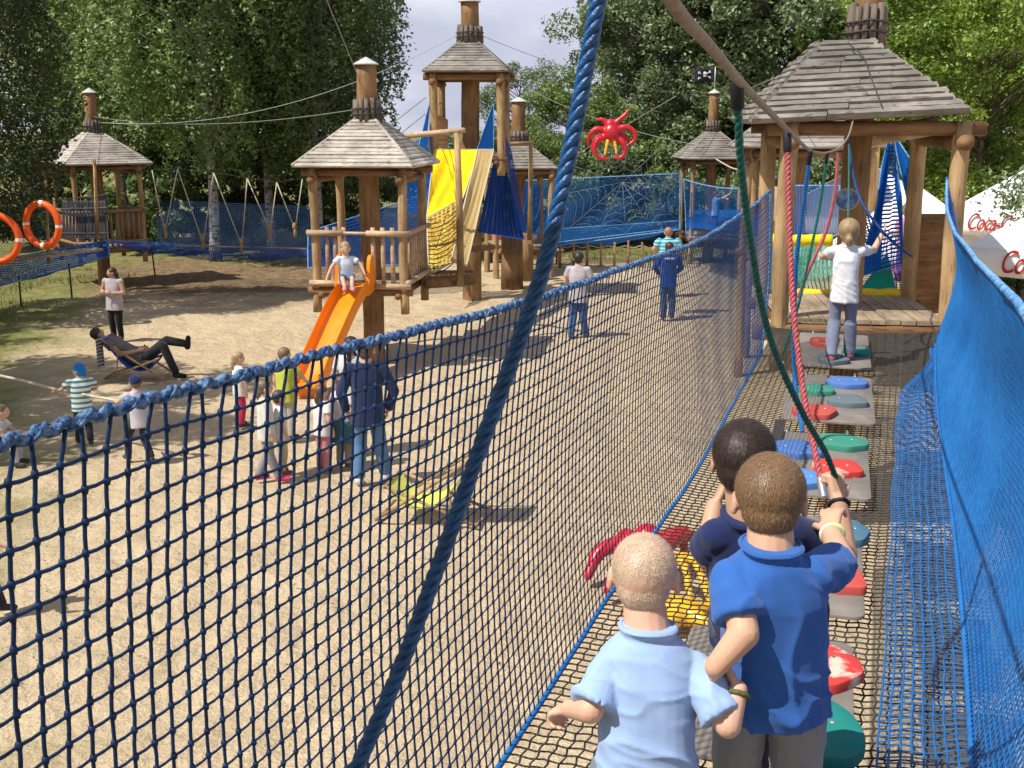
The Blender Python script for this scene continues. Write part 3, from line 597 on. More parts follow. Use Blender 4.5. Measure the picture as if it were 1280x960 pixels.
# ================================================================== GROUND
def ground():
    m, nt, b, out = newmat('sand_and_grass'); N = nt.nodes.new; L = nt.links.new
    tc = N('ShaderNodeTexCoord'); sp = N('ShaderNodeSeparateXYZ'); L(tc.outputs['Object'], sp.inputs[0])
    def nz(s, d=6, r=.6, vec=None):
        n = N('ShaderNodeTexNoise'); n.inputs['Scale'].default_value = s; n.inputs['Detail'].default_value = d; n.inputs['Roughness'].default_value = r; L(vec or tc.outputs['Object'], n.inputs[0]); return n.outputs[0]
    def ramp(s, a, b_, ca, cb):
        c = N('ShaderNodeValToRGB'); c.color_ramp.elements[0].position = a; c.color_ramp.elements[1].position = b_; c.color_ramp.elements[0].color = (*ca, 1); c.color_ramp.elements[1].color = (*cb, 1); L(s, c.inputs[0]); return c.outputs[0]
    def math_(op, a, b_=None, c=None):
        n = N('ShaderNodeMath'); n.operation = op
        for i, v in enumerate((a, b_, c)):
            if v is None: continue
            if isinstance(v, (int, float)): n.inputs[i].default_value = v
            else: L(v, n.inputs[i])
        return n.outputs[0]
    def mix(f, a, b_, bl='MIX'):
        n = N('ShaderNodeMix'); n.data_type = 'RGBA'; n.blend_type = bl
        if isinstance(f, (int, float)): n.inputs[0].default_value = f
        else: L(f, n.inputs[0])
        L(a, n.inputs[6]); L(b_, n.inputs[7]); return n.outputs[2]
    sand = ramp(nz(1.1, 8), .3, .7, (.51, .405, .265), (.64, .52, .35))
    grain = ramp(nz(45, 3, .7), .35, .65, (.74, .72, .7), (1.08, 1.06, 1.03)); sand = mix(1, sand, grain, 'MULTIPLY')
    peb = ramp(nz(9, 5, .75), .3, .42, (.6, .57, .53), (1, 1, 1)); sand = mix(.7, sand, peb, 'MULTIPLY')
    grass = ramp(nz(2.2, 8, .7), .35, .62, (.34, .27, .13), (.15, .2, .05))
    gr2 = ramp(nz(30, 4, .7), .3, .7, (.65, .65, .6), (1.1, 1.1, 1.05)); grass = mix(1, grass, gr2, 'MULTIPLY')
    soil = ramp(nz(3, 8, .7), .35, .65, (.13, .085, .05), (.3, .21, .125))
    # left lawn: x + .75*(y-23) negative side
    nn = math_('MULTIPLY_ADD', nz(.5, 5), 7.0, -3.5)
    lx = math_('ADD', math_('MULTIPLY_ADD', sp.outputs[1], -.28, math_('MULTIPLY', sp.outputs[0], -1.0)), nn)
    gm = math_('SMOOTH_MIN', 1, math_('MULTIPLY_ADD', lx, .42, -.75), .1); gm = math_('MAXIMUM', gm, 0)
    bk = math_('MULTIPLY_ADD', math_('ADD', sp.outputs[1], nn), .35, -12.2); bk = math_('MINIMUM', math_('MAXIMUM', bk, 0), 1)
    ls = math_('MULTIPLY', math_('MINIMUM', math_('MAXIMUM', math_('MULTIPLY_ADD', math_('ADD', sp.outputs[1], nn), .3, -8.0), 0), 1), math_('MINIMUM', math_('MAXIMUM', math_('MULTIPLY_ADD', sp.outputs[0], -.4, -.9), 0), 1))
    c = mix(ls, sand, soil); c = mix(gm, c, grass); c = mix(bk, c, grass)
    L(c, b.inputs['Base Color']); b.inputs['Roughness'].default_value = .95; b.inputs['Specular IOR Level'].default_value = .1
    v = N('ShaderNodeTexVoronoi'); v.inputs['Scale'].default_value = 3.6; v.feature = 'SMOOTH_F1'; v.inputs['Smoothness'].default_value = .6
    mpn = N('ShaderNodeMix'); mpn.data_type = 'RGBA'; mpn.inputs[0].default_value = .25; L(tc.outputs['Object'], mpn.inputs[6])
    nv = N('ShaderNodeTexNoise'); nv.inputs['Scale'].default_value = 3; L(tc.outputs['Object'], nv.inputs[0]); L(nv.outputs['Color'], mpn.inputs[7]); L(mpn.outputs[2], v.inputs['Vector'])
    h = math_('ADD', math_('MULTIPLY', v.outputs[0], .9), math_('MULTIPLY', nz(7, 6, .65), 1.1))
    bp = N('ShaderNodeBump'); bp.inputs['Strength'].default_value = .85; bp.inputs['Distance'].default_value = .09; L(h, bp.inputs['Height'])
    b2 = N('ShaderNodeBump'); b2.inputs['Strength'].default_value = .4; b2.inputs['Distance'].default_value = .01; L(nz(60, 3), b2.inputs['Height']); L(bp.outputs[0], b2.inputs['Normal']); L(b2.outputs[0], b.inputs['Normal'])
    xs = np.concatenate([[-300, -120, -60], np.linspace(-24, 18, 360), [60, 120, 300]]); ys = np.concatenate([[-100, -30, -5], np.linspace(4, 46, 360), [120, 200, 400]])
    vv = []
    for x in xs:
        for y in ys:
            z = .05*noise.noise(Vector((x*.5, y*.5, 0)))+.02*noise.noise(Vector((x*1.7, y*1.7, 3)))+.028*noise.noise(Vector((x*3.3, y*3.3, 9)))-.022*max(0, noise.noise(Vector((x*5.2, y*5.2, 1)))-.1)-.035
            vv.append((x, y, z))
    n = len(ys); i = np.arange(len(xs)-1)[:, None]; j = np.arange(n-1)[None, :]
    mb = MB().add(vv, [np.stack([i*n+j, (i+1)*n+j, (i+1)*n+j+1, i*n+j+1], -1).reshape(-1, 4)])
    tag(mb.build('sand_ground', m), kind='structure')
ground()
# grass blades on the left lawn and far strip
def grass():
    n = 26000; x = np.concatenate([RNG.uniform(-22, -6.5, n), RNG.uniform(-2, 16, 9000)]); y = np.concatenate([RNG.uniform(17, 34, n), RNG.uniform(35, 44, 9000)])
    dens = np.array([noise.noise(Vector((a*.45, b_*.45, 5))) for a, b_ in zip(x, y)])
    keep = ((-x-.28*y+dens*5 > 3.8)) | (y > 35+dens*2); keep &= dens > -.35
    x, y = x[keep], y[keep]; k = len(x); a = RNG.uniform(0, 6.28, k); h = RNG.uniform(.04, .13, k); wd = .012
    p = np.stack([x, y, np.full(k, -.03)], 1); s = np.stack([np.cos(a), np.sin(a), np.zeros(k)], 1)*wd
    tip = p+np.stack([RNG.normal(0, .04, k), RNG.normal(0, .04, k), h+.03], 1)
    v = np.stack([p-s, p+s, tip], 1).reshape(-1, 3)
    o = MB().add(v, [np.arange(3*k).reshape(-1, 3)]).build('grass', leafmat('grass_blade', (.2, .24, .06), (.1, .14, .03), (.3, .26, .1)))
    tag(o, 'patchy short grass on the left lawn and the far verge', 'grass', kind='stuff')
grass()

# ================================================================== TOWERS
def roofmesh(mb, zc, he, ze, za, ha, n, thick, segs=1, jit=.01, halflog=True):
    for side in range(4):
        a = side*math.pi/2; ex = V3(math.cos(a), math.sin(a), 0); o = V3(math.sin(a), -math.cos(a), 0)
        for i in range(n):
            t0, t1 = i/n, (i+1)/n
            w0, w1 = he+(ha-he)*t0, he+(ha-he)*t1; z0, z1 = ze+(za-ze)*t0, ze+(za-ze)*t1
            nrm = unit(o*(za-ze)+V3(0, 0, he-ha)); cuts = [-1]+sorted(random.uniform(-.7, .7) for _ in range(segs-1))+[1]
            for c0, c1 in zip(cuts[:-1], cuts[1:]):
                th = thick*random.uniform(.8, 1.2); e0 = random.uniform(-jit, jit)*(2 if c0 == -1 else 0); e1 = random.uniform(-jit, jit)*2
                ns = max(1, int(abs(c1-c0)*w0*(6 if segs > 1 else 1)))
                for q in range(ns):
                    u0, u1 = c0+(c1-c0)*q/ns, c0+(c1-c0)*(q+1)/ns
                rows = []
                for q in range(ns+1):
                    u = c0+(c1-c0)*q/ns; off = (random.uniform(-1, 1)*jit if segs > 1 else 0)
                    shr = 1 if abs(u) == 1 else 1
                    A = ex*(u*w0*shr+(e0 if q == 0 else 0))+o*(w0+off)+V3(0, 0, z0); B_ = ex*(u*w1)+o*w1+V3(0, 0, z1)
                    mid = A*.45+B_*.55
                    e_ = (A-B_)*.5; rows.append([A-nrm*.01, A+nrm*th*.45+e_*.1, A+nrm*th*.85-e_*.12, mid+nrm*th*(1.0+random.uniform(-.12, .12)), B_+e_*.25+nrm*th*.6, B_+nrm*.0, B_-nrm*.02])
                if c0 != -1:
                    rows[0] = [r+ex*.006 for r in rows[0]]
                mb.loft([np.array(r) for r in rows])
def logcol(mb, r, z0, z1, n=14, rl=.05):
    for i in range(n):
        a = i*2*math.pi/n+random.uniform(-.05, .05); c = V3(math.cos(a)*r, math.sin(a)*r, 0); q = V3(math.cos(a)*r*.97, math.sin(a)*r*.97, 0)
        mb.cyl(c*1.02+V3(0, 0, z0+random.uniform(-.02, .02)), q+V3(0, 0, z1+random.uniform(-.03, .03)), rl*random.uniform(.85, 1.1), rl*.9, 8)
def tower(label, pos, rz, side, zd, ze, za, zc, eave=.32, tr=.21, pr=.075, pb=None, rails={}, nroof=9, wroof=W_ROOF, wpost=W_POST, segs=1, rth=.045, deckcol=None, collar=True, trunk=True, ha=.17, lean=0, group='wooden playground towers with pyramid roofs', dk=True, zg=0, tilt=0, beams=True, capr=None):
    T = empty('wooden_tower', pos, rz, label, 'tower', group)
    h = side/2; he = h+eave
    if trunk:
        m = MB(); zz = np.linspace(zg-.3, zc, 30)
        m.tube([(.01*math.sin(z*1.3), .01*math.cos(z), z) for z in zz], [tr*(1.0-.1*(z-zg)/(zc-zg))*(1+.015*math.sin(z*7)) for z in zz], 20)
        m.build('trunk', W_TRUNK, T)
        m = MB(); m.tube([(0, 0, zc), (0, 0, zc+.005), (0, 0, zc+.02), (0, 0, zc+.14)], [tr*.9, tr*1.15, tr*1.15, .012], 20, ref=(1, 0, 0)); m.build('metal_cap', M_CAP, T, sharp=40)
    if collar:
        m = MB(); logcol(m, tr*1.12, za-.06, za+.36, 14, tr*.24)
        m.build('log_collar', W_COLLAR, T)
        m = MB()
        for q in (.1, .2): m.tube([(math.cos(a)*tr*1.4, math.sin(a)*tr*1.4, za+q+.01*math.sin(3*a)) for a in np.linspace(0, 6.283, 28, endpoint=False)], .012, 6, closed=True)
        m.build('binding_wire', M_DKMETAL, T)
    m = MB(); roofmesh(m, 0, he, ze, za, ha, nroof, rth, segs); rf = m.build('roof', wroof, T, sharp=35)
    m = MB()
    for k in range(4): # hip strips
        a = math.pi/4+k*math.pi/2; c = V3(math.cos(a), math.sin(a), 0)*math.sqrt(2)
        if segs == 1: m.tube([c*(he+.01)+V3(0, 0, ze+rth*.6), c*(ha+.0)+V3(0, 0, za+rth*.6)], .028, 6)
    if segs == 1: m.build('ridge_strip', wroof, rf)
    m = MB(); m.add([(-he+.03, -he+.03, ze-.012), (he-.03, -he+.03, ze-.012), (he-.03, he-.03, ze-.012), (-he+.03, he-.03, ze-.012), (0, 0, za-.06)], [np.array([[0, 1, 4], [1, 2, 4], [2, 3, 4], [3, 0, 4]])]); m.build('roof_lining', W_DARK, rf, smooth=False)
    if tilt: rf.rotation_euler = (0, tilt, 0)
    pbz = zg-.3 if pb is None else pb
    for sx in (-1, 1):
        for sy in (-1, 1):
            m = MB(); zz = np.linspace(pbz, ze-.03, 12); wob = random.uniform(0, 6)
            m.tube([(sx*h+.012*math.sin(z*1.9+wob), sy*h+.01*math.cos(z*1.5+wob), z) for z in zz], [pr*(1+.03*math.sin(z*5+wob)) for z in zz], 16)
            m.build('corner_post', wpost, T)
    if beams:
        for k in range(4):
            a = k*math.pi/2; ex = V3(math.cos(a), math.sin(a), 0); o = V3(math.sin(a), -math.cos(a), 0); zb = ze-.1-(.13 if k % 2 else 0)
            m = MB(); e = pr+.12
            m.cyl(ex*-(h+e)+o*(h-.01)+V3(0, 0, zb), ex*(h+e)+o*(h-.01)+V3(0, 0, zb), pr*.85, pr*.8, 14)
            b_ = m.build('roof_beam', W_DARK, T)
    if dk:
        m = MB(); n = int(side/.14)
        for i in range(n):
            x = -h+(i+.5)*side/n; m.box((x, 0, zd-.03+random.uniform(-.003, .003)), (side/n-.014, side+random.uniform(-.02, .02)+.12, .045))
        m.build('deck', W_DECK, T, smooth=False)
        m = MB()
        for s in (-1, 1):
            m.cyl((-h-.15, s*(h+.02), zd-.13), (h+.15, s*(h+.02), zd-.13), .07, .07); m.cyl((s*(h-.1), -h-.1, zd-.2), (s*(h-.1), h+.1, zd-.2), .06, .06)
        m.build('deck_joist', W_DARK, T)
    for k, kind in rails.items():
        a = k*math.pi/2; ex = V3(math.cos(a), math.sin(a), 0); o = V3(math.sin(a), -math.cos(a), 0)
        m = MB(); zt = zd+.92
        def rl(u0, u1, z, r): m.cyl(ex*u0+o*(h+pr+.01)+V3(0, 0, z), ex*u1+o*(h+pr+.01)+V3(0, 0, z), r, r*.95, 12)
        if kind == 'gate':
            rl(-h-.12, -.28*side/2-.05, zt, .055); rl(.1*side, h+.12, zt, .055); rl(-.3, .3, zt, .03); rl(-h-.1, -.28, zd+.02, .055); rl(.28, h+.14, zd-.02, .055)
            us = [-.36, -.27, -.17, .16, .27, .38]; us = [u*side for u in us]; rb = .042
        elif kind == 'slats': rl(-h-.05, h+.05, zt, .045); rl(-h-.05, h+.05, zd+.1, .045); us = np.linspace(-h+.12, h-.12, 11); rb = .04
        else: rl(-h-.1, h+.1, zt, .05); rl(-h-.1, h+.1, zd+.05, .05); us = np.linspace(-h+.14, h-.14, 8); rb = .026
        for u in us: m.cyl(ex*u+o*(h+.02)+V3(0, 0, zd-.05), ex*u+o*(h+.02)+V3(0, 0, zt+.1 if kind == 'gate' else zt+.02), rb, rb*.95, 8)
        m.build('railing', W_RAIL if kind != 'slats' else W_RAILY, T)
    return T
t1 = G(468, 447, 0)
T1 = tower('wooden slide tower standing on one thick trunk with pale plank roof, nearest on the sand', t1, R(-8), 1.62, 1.52, 3.60, 4.40, 5.36, eave=.27, tr=.2, pr=.08, pb=1.0, rails={0: 'gate', 1: 'fence'}, nroof=13)
t2 = G(590, 372, 0)
T2 = tower('tallest wooden tower rising above the yellow chute', t2, R(-4), 1.62, 3.6, 5.5, 6.25, 7.15, eave=.2, tr=.24, pr=.1, pb=3.1, nroof=12, wroof=W_ROOF2, segs=1)
t3 = P(648, 322, 33)
T3 = tower('small wooden tower with log chimney just behind the tallest tower', (t3[0], 33, 0), R(10), 1.6, .9, 3.05, 3.75, 4.9, eave=.15, tr=.22, nroof=9, wroof=W_ROOF2, pr=.09)
t4 = P(886, 290, 36)
T4 = tower('far wooden tower with the black flag on its mast', (t4[0], 36, 0), R(4), 1.5, .9, 3.22, 4.02, 5.2, eave=.3, tr=.17, nroof=12, wroof=W_ROOF2)
t5 = P(127, 300, 31)
T5 = tower('left wooden tower with slatted sides in front of the birches', (t5[0], 31, 0), R(38), 1.75, 1.1, 3.25, 4.05, 5.1, eave=.28, tr=.17, rails={0: 'slats', 1: 'slats', 3: 'slats'}, nroof=14, pr=.065, pb=.6, wpost=W_GOLD)
t7 = P(1002, 185, 20)
T7 = tower('wooden tower half hidden behind the big right tower', (t7[0], 20, 0), R(-16), 1.7, 2.3, 3.95, 4.75, 5.35, eave=.3, tr=.17, nroof=11, wroof=W_ROOF2, collar=False)
# big right tower at the end of the walkway
T6c = V3(3.63, 12.0, 0)
T6 = tower('big wooden tower at the end of the walkway with grey log roof, right', T6c, R(-6), 1.64, 2.45, 4.42, 5.17, 6.3, eave=.19, tr=.155, pr=.088, pb=1.9, nroof=13, segs=2, rth=.07, wroof=W_ROOF2, tilt=R(-2.6), ha=.2)
# near tower behind the camera, unseen; its eave is set to shade the foreground rope
T0 = tower('unseen wooden tower at the walkway start, its roof set to shade the blue rope', (-.45, -.75, 0), R(-4), 2.6, 2.45, 4.62, 5.6, 6.5, eave=.45, tr=.17, pr=.09, nroof=10, wroof=W_ROOF2, beams=False)
# small log stub and crossbeams on the big tower
m = MB(); c6 = Vector(T6c)
m.cyl(P(1085, 172, 12.6), P(1165, 158, 11.2), .1, .09, 14); o = m.build('roof_brace', W_RAIL, None); o.parent = T6; o.matrix_parent_inverse = (Matrix.Translation(c6) @ Matrix.Rotation(R(-6), 4, 'Z')).inverted()
def sub(mb, name, m_, par, loc, rz, **k):
    o = mb.build(name, m_, par, **k); o.matrix_parent_inverse = (Matrix.Translation(Vector(loc)) @ Matrix.Rotation(rz, 4, 'Z')).inverted(); return o
# round sticker sign on the big tower trunk
def disc(c, r, n, nrm, th=.012):
    mb = MB(); nrm = unit(nrm); mb.tube([np.array(c), np.array(c)+nrm*th], [r, r], n); return mb
sg = P(1058, 249, 11.72)
sgn = empty('round_sign', sg, 0, 'round blue and white sign fixed to the trunk of the big tower', 'sign')
d_ = disc((0, 0, 0), .108, 28, (-.3, -1, 0)); d_.build('sign_board', mat('sign_blue', (.06, .12, .3), (.25, .33, .5), scale=14, contrast=(.4, .6)), sgn, sharp=40)
mb = MB(); mb.tube([V3(.11*math.cos(a), -.02-.033*math.cos(a)*-1*-1, .11*math.sin(a)) for a in np.linspace(0, 6.283, 32, endpoint=False)], .007, 6, closed=True); mb.build('sign_rim', mat('sign_rim', (.5, .45, .3)), sgn)
# flag
fl = empty('pirate_flag', (t4[0], 36, 5.34), 0, 'black flag with white skull and crossbones on top of the far tower', 'flag')
mb = MB(); mb.cyl((0, 0, 0), (0, 0, .66), .018, .014, 8); mb.build('flag_mast', M_CAP, fl)
FLg = lambda u, v: (-.02-u*.62, .05*math.sin(u*7)+.0, .2+v*.42+.02*math.sin(u*5))
mb = MB(); mb.grid(FLg, 14, 6); o = mb.build('flag_cloth', cl('black_flag_cloth', (.025, .022, .035)), fl)
so_ = o.modifiers.new('s', 'SOLIDIFY'); so_.thickness = .008
mb = MB()
def fp(x, z): u = (.3-x+.02)/.62*1.0; return V3(*FLg(.5+x/.62*-1*-1, (z+.21)/.42))+V3(0, -.016, 0)
mb.ball(fp(0, .035), (.068, .02, .06)); mb.ball(fp(0, -.035), (.04, .018, .03))
for s in (-1, 1):
    mb.capsule(fp(-.17, s*.085), fp(.17, -s*.085), .016, .016, 8)
    for e in (-1, 1):
        mb.ball(fp(e*.17, -s*e*.085+.02), .022); mb.ball(fp(e*.185, -s*e*.085-.012), .022)
mb.build('skull_emblem', cl('white_print', (.85, .85, .85)), fl)
mb = MB()
for s in (-1, 1): mb.ball(fp(s*.026, .03)-V3(0, .017, 0), (.016, .008, .016))
mb.build('eye_socket', M_BLACK, fl)
# ================================================================== WALKWAY
LB = np.array([(-1.06, .6), (-.05, 3.18), (.15, 3.75), (.40, 4.5), (.74, 5.38), (1.02, 6.1), (1.41, 7.3), (2.09, 9.38), (2.62, 10.95)])
def smoother(xs, ys_, w=.55):
    g = np.arange(0, 11.6, .05); v = np.interp(g, xs, ys_); k = np.exp(-(np.arange(-30, 31)*.05/w)**2); k /= k.sum()
    pad = np.concatenate([v[0]+(np.arange(-30, 0))*(v[1]-v[0]), v, v[-1]+np.arange(1, 31)*(v[-1]-v[-2])]); return g, np.convolve(pad, k, 'valid')
LG, LV = smoother(LB[:, 1], LB[:, 0])
def lbx(y): return np.interp(y, LG, LV)
RBx = lambda y: 1.46+(y-3.18)*.3493
ZW = 2.38
ys = np.linspace(.6, 11.0, 400); arc = np.concatenate([[0], np.cumsum(np.hypot(np.diff(ys), np.diff(lbx(ys))))])
def ysarc(s): return np.interp(s, arc, ys)
TG, TV = smoother([.6, 1.4, 1.55, 1.82, 2.06, 2.37, 3.07, 3.71, 6.08, 9.1, 9.7], [3.985, 3.975, 3.966, 3.955, 3.938, 3.924, 3.872, 3.832, 3.755, 3.765, 3.82])
def topz(y): return np.interp(y, TG, TV)
def lnet(s, v):
    """point on the left net: s along, v height fraction 0..1"""
    y = ysarc(s); x = lbx(y); zt = topz(y)-.009
    bul = .045*math.sin(v*math.pi)
    pin = max(0, (y-8.2)/2)**2*.25*math.sin(v*math.pi)
    return V3(x-bul*.94+pin*.5+.0012*math.sin(s*9+v*5), y+bul*.3, ZW+(zt-ZW)*v+.002*math.sin(s*11+v*13))
S_end = np.interp(9.75, ys, arc); CELL = .05
LN = empty('walkway_side_net', (0, 3, ZW), 0, 'left side net of the walkway, coarse navy square mesh under a thick wrapped rope', 'net')
def rel(o, par): o.matrix_parent_inverse = Matrix.Translation(par.location).inverted(); return o
m = MB(); kn = MB(); ns = int(S_end/CELL); nv = 30
REF = V3(.94, -.34, 0)
sj = {}
for i in range(ns+1):
    s = i*CELL
    if ysarc(s) < 1.05: continue
    near = ysarc(s) < 4.5; r = float(np.interp(ysarc(s), [1.4, 2.2, 4, 9], [.0038, .0034, .0026, .0021]))
    pts = []
    for q in range(nv*2+1):
        v = q/(nv*2); ds = .003*math.sin(q*math.pi)+.0025*noise.noise(Vector((i*.9, q*.35, 0)))*2
        vv = v if v < .97 else v
        pts.append(lnet(s+ds+(.012 if (i % 2) else -.006)*max(0, (v-.965)/.035), vv))
    m.tube(pts, r, 5 if near else 4, ref=REF)
for j in range(1, nv):
    v = j/nv; pts = []; rr_ = []; s = 0
    while s <= S_end:
        if ysarc(s) > 1.05:
            k = s/CELL; fr = k-math.floor(k); pts.append(lnet(s, v-.0012*math.sin(fr*math.pi)-.003*noise.noise(Vector((s*3, j*1.7, 0))))); rr_.append(float(np.interp(ysarc(s), [1.4, 2.2, 4, 9], [.0037, .0032, .0024, .002])))
        s += CELL/2
    m.tube(pts, rr_, 4, ref=(0, 0, 1))
for i in range(int(4.2/CELL), int(S_end/CELL) if False else int(5.0/CELL)): pass
for i in range(ns+1):
    s = i*CELL; y = ysarc(s)
    if y < 1.05 or y > 4.6: continue
    for j in range(1, nv): kn.ball(lnet(s, j/nv), V3(.007, .007, .0095)*float(np.interp(y, [1.4, 4], [1, .7])), nu=6, nv=4)
rel(m.build('net_cords', NETBLUE_D, LN), LN); rel(kn.build('knots', NETBLUE_D, LN), LN)
# top rope, a core with a lashing wound round it
sp_ = np.arange(.5, S_end+.02, .012); core = np.array([lnet(s, 1)+V3(0, 0, .008+.006*math.sin(s*126)) for s in sp_])
def twist2(mb, p, r, pitch, strands=3, n=7):
    L_ = np.concatenate([[0], np.cumsum(np.linalg.norm(np.diff(p, axis=0), axis=1))]); s = np.arange(0, L_[-1], pitch/16); q = np.stack([np.interp(s, L_, p[:, k]) for k in range(3)], 1)
    for k in range(strands):
        ph = s/pitch*2*math.pi+k*2*math.pi/strands; wob = np.array([1+.18*noise.noise(Vector((x*14, k*5, 0))) for x in s])
        mb.tube(q+REF*(np.cos(ph)*r*.36)[:, None]+V3(0, 0, 1)*(np.sin(ph)*r*.36)[:, None], r*.7*wob, n)
m = MB(); twist2(m, core, .0095, .13)
hel = []
for k, s in enumerate(np.arange(.5, S_end, .006)):
    c = lnet(s, 1)+V3(0, 0, .008); a = s/.10*2*math.pi+.5*math.sin(s*19); hel.append(c+REF*math.cos(a)*.0105+V3(0, 0, 1)*math.sin(a)*.0105)
m.tube(hel, .0034, 6); rel(m.build('top_rope', NETBLUE_T, LN), LN)
m = MB(); m.tube([lnet(s, 0) for s in np.arange(.5, S_end, .05)], .011, 8); rel(m.build('bottom_rope', NETBLUE_B, LN), LN)
# gathered end of the net laced to the post
def bunch(u, v):
    s = S_end-.9*(1-u); p = lnet(min(s, S_end), v); return p+V3(.03*math.sin(v*40)*.3, -.02, 0)
m = MB(); m.grid(lambda u, v: lnet(S_end-1.3*(1-u), v*.96)+V3(.012, -.006, 0), 40, 24, 1.3, 1.4); rel(m.build('gathered_mesh', netmat('laced_blue_mesh', (.012, .13, .5), .035, .22), LN), LN)
m = MB(); m.tube([lnet(S_end, v)+V3(0, 0, 0) for v in np.linspace(0, 1.01, 20)], .011, 8); rel(m.build('end_rope', NETBLUE_E, LN), LN)

# ---- right net, bunched fine mesh
ry = np.linspace(.6, 10.25, 300)
def rtop(y): return np.interp(y, [.6, 3.1, 4.1, 5.6, 7.7, 9.3, 9.85, 10.3], [3.94, 3.9, 3.83, 3.72, 3.64, 3.68, 3.77, 3.9])
def rnet(y, v):
    """v 1 top .. 0 floor edge, below 0 the skirt lying on the floor net"""
    x = RBx(y); zt = rtop(y); sag = math.sin(max(0, v)*math.pi)
    if v >= 0:
        x2 = x+.14*sag
        fold = sag*.012*math.sin(y*5+v*3)+.02*math.sin(y*1.7+v*4)*sag
        return V3(x2+fold, y+.05*math.sin(v*5+y), ZW+.03+(zt-ZW-.03)*v)
    k = -v; return V3(x-k*.30*min(1, max(.12, (9.6-y)/1.5))+.006*math.sin(y*5), y, ZW+.022+.005*math.sin(y*6+k*9))
RN = empty('walkway_side_net', (2.6, 6, ZW), 0, 'right side net of the walkway, dense bright blue mesh sagging from the right post', 'net')
m = MB(); cell = .034
yy = np.arange(1.6, 10.2, cell)
for k, y in enumerate(yy):
    pts = [rnet(y+.006*math.sin(q*3.14)+.01*math.sin(q*.4+k*.05), q/40) for q in range(41)]
    m.tube(pts, .0034, 4, ref=(1, 0, 0))
for j in range(0, 46):
    v = j/46; m.tube([rnet(y, v+.002*math.sin(k*3.14)) for k, y in enumerate(np.arange(1.6, 10.2, cell))], .0028, 4, ref=(0, 0, 1))
rel(m.build('net_cords', NETBLUE_B, RN), RN)
m = MB()
for k, y in enumerate(yy):
    if y < 9.9: m.tube([rnet(y+.004*math.sin(q*1.57), -q/8) for q in range(9)], .0029, 4, ref=(0, 0, 1))
for j in range(1, 9):
    m.tube([rnet(y+.3*0, -j/8)+V3(.002*math.sin(k*1.57)+.008*noise.noise(Vector((y*1.5, j*.4, 3))), 0, .001) for k, y in enumerate(np.arange(1.6, 9.9, .034))], .0038, 4, ref=(0, 0, 1))
rel(m.build('floor_skirt', NETBLUE_B, RN), RN)
m = MB(); pts = [rnet(y, 1) for y in np.arange(1.4, 10.22, .02)]; m.tube(pts, .011, 8)
m.tube([rnet(y, 1)+V3(math.cos(y/.034*6.283)*.0115, 0, math.sin(y/.034*6.283)*.0115) for y in np.arange(1.4, 10.2, .0035)], .0032, 4)
rel(m.build('top_rope', NETBLUE_E, RN), RN)
m = MB(); m.tube([rnet(y, 0) for y in np.arange(1.4, 10.2, .05)], .012, 8); m.tube([rnet(10.2, v) for v in np.linspace(0, 1.02, 20)], .010, 8); rel(m.build('edge_rope', NETBLUE_B, RN), RN)
# second layer gathered low down
m = MB(); m.grid(lambda u, v: rnet(1.6+u*8.5, v*.95)+V3(.03+.006*math.sin(u*60), 0, 0), 120, 16, 8.5, 1.3); rel(m.build('inner_mesh', netmat('inner_blue_mesh', (.01, .15, .6), .03, .27), RN), RN)

# ---- floor net
FN = empty('walkway_floor_net', (1.2, 6, ZW), 0, 'black knotted net stretched as the floor of the walkway', 'net')
dirw = unit(V3(.345, 1, 0)); prp = V3(dirw[1], -dirw[0], 0)
def fz(x, y):
    u = (x-lbx(y))/(RBx(y)-lbx(y)); return ZW-.07*math.sin(max(0, min(1, u))*math.pi)*(.6+.4*math.sin(y*1.1))-.01
m = MB()
nl = 33
for i in range(nl+1):
    u = i/nl; pts = []
    for k, y in enumerate(np.arange(2.0, 10.9, .045)):
        x = lbx(y)*(1-u)+RBx(y)*u; x += .005*(1 if (k+i) % 2 else -1)
        pts.append((x, y, fz(x, y)))
    m.tube(pts, .0038, 4, ref=(0, 0, 1))
for y in np.arange(2.0, 11.1, .045):
    pts = []
    for k in range(nl*2+1):
        u = k/(nl*2); x0, x1 = lbx(y), RBx(y); x = x0*(1-u)+x1*u; yy_ = y-(x-x0)*.2+.005*math.sin(k*1.571)
        pts.append((x, yy_, fz(x, yy_)))
    m.tube(pts, .0038, 4, ref=(0, 0, 1))
rel(m.build('net_cords', NETBLACK, FN), FN)

# ---- stepping boards
PADC = dict(red=(.54, .085, .065), blue=(.08, .18, .46), green=(.045, .26, .18), grey=(.13, .17, .19), skyblue=(.1, .27, .62), teal=(.02, .23, .2), slate=(.06, .18, .26))
PM = {k: mat(k+'_pad_resin', c, tuple(min(1, x*.72+.05) for x in c), rough=.75, spec=.15, scale=9, bump=.35, bscale=120, bdist=.002, contrast=(.35, .55), detail=8) for k, c in PADC.items()}
WORN = mat('worn_red_pad_resin', (.62, .055, .045), (.72, .55, .44), rough=.6, scale=6, contrast=(.42, .5), bump=.2)
M_BOARD = mat('board_panel', (.27, .235, .2), (.17, .15, .135), rough=.65, scale=5, bump=.25, bscale=60, bdist=.003, detail=8)
def slab(mb, pts, z0, z1, bev=.012, dz=None):
    pts = np.array(pts); c = pts.mean(0); n = len(pts)
    def rg(sc_, z): return np.array([[*(c+(p-c)*sc_), z] for p in pts])
    k = bev/np.abs(pts-c).max()
    rg_ = [rg(1, z0), rg(1, z1-bev), rg(1-k*.3, z1-bev*.3), rg(1-k, z1), rg(.5, z1+(z1-z0)*.06)]
    mb.loft(rg_)
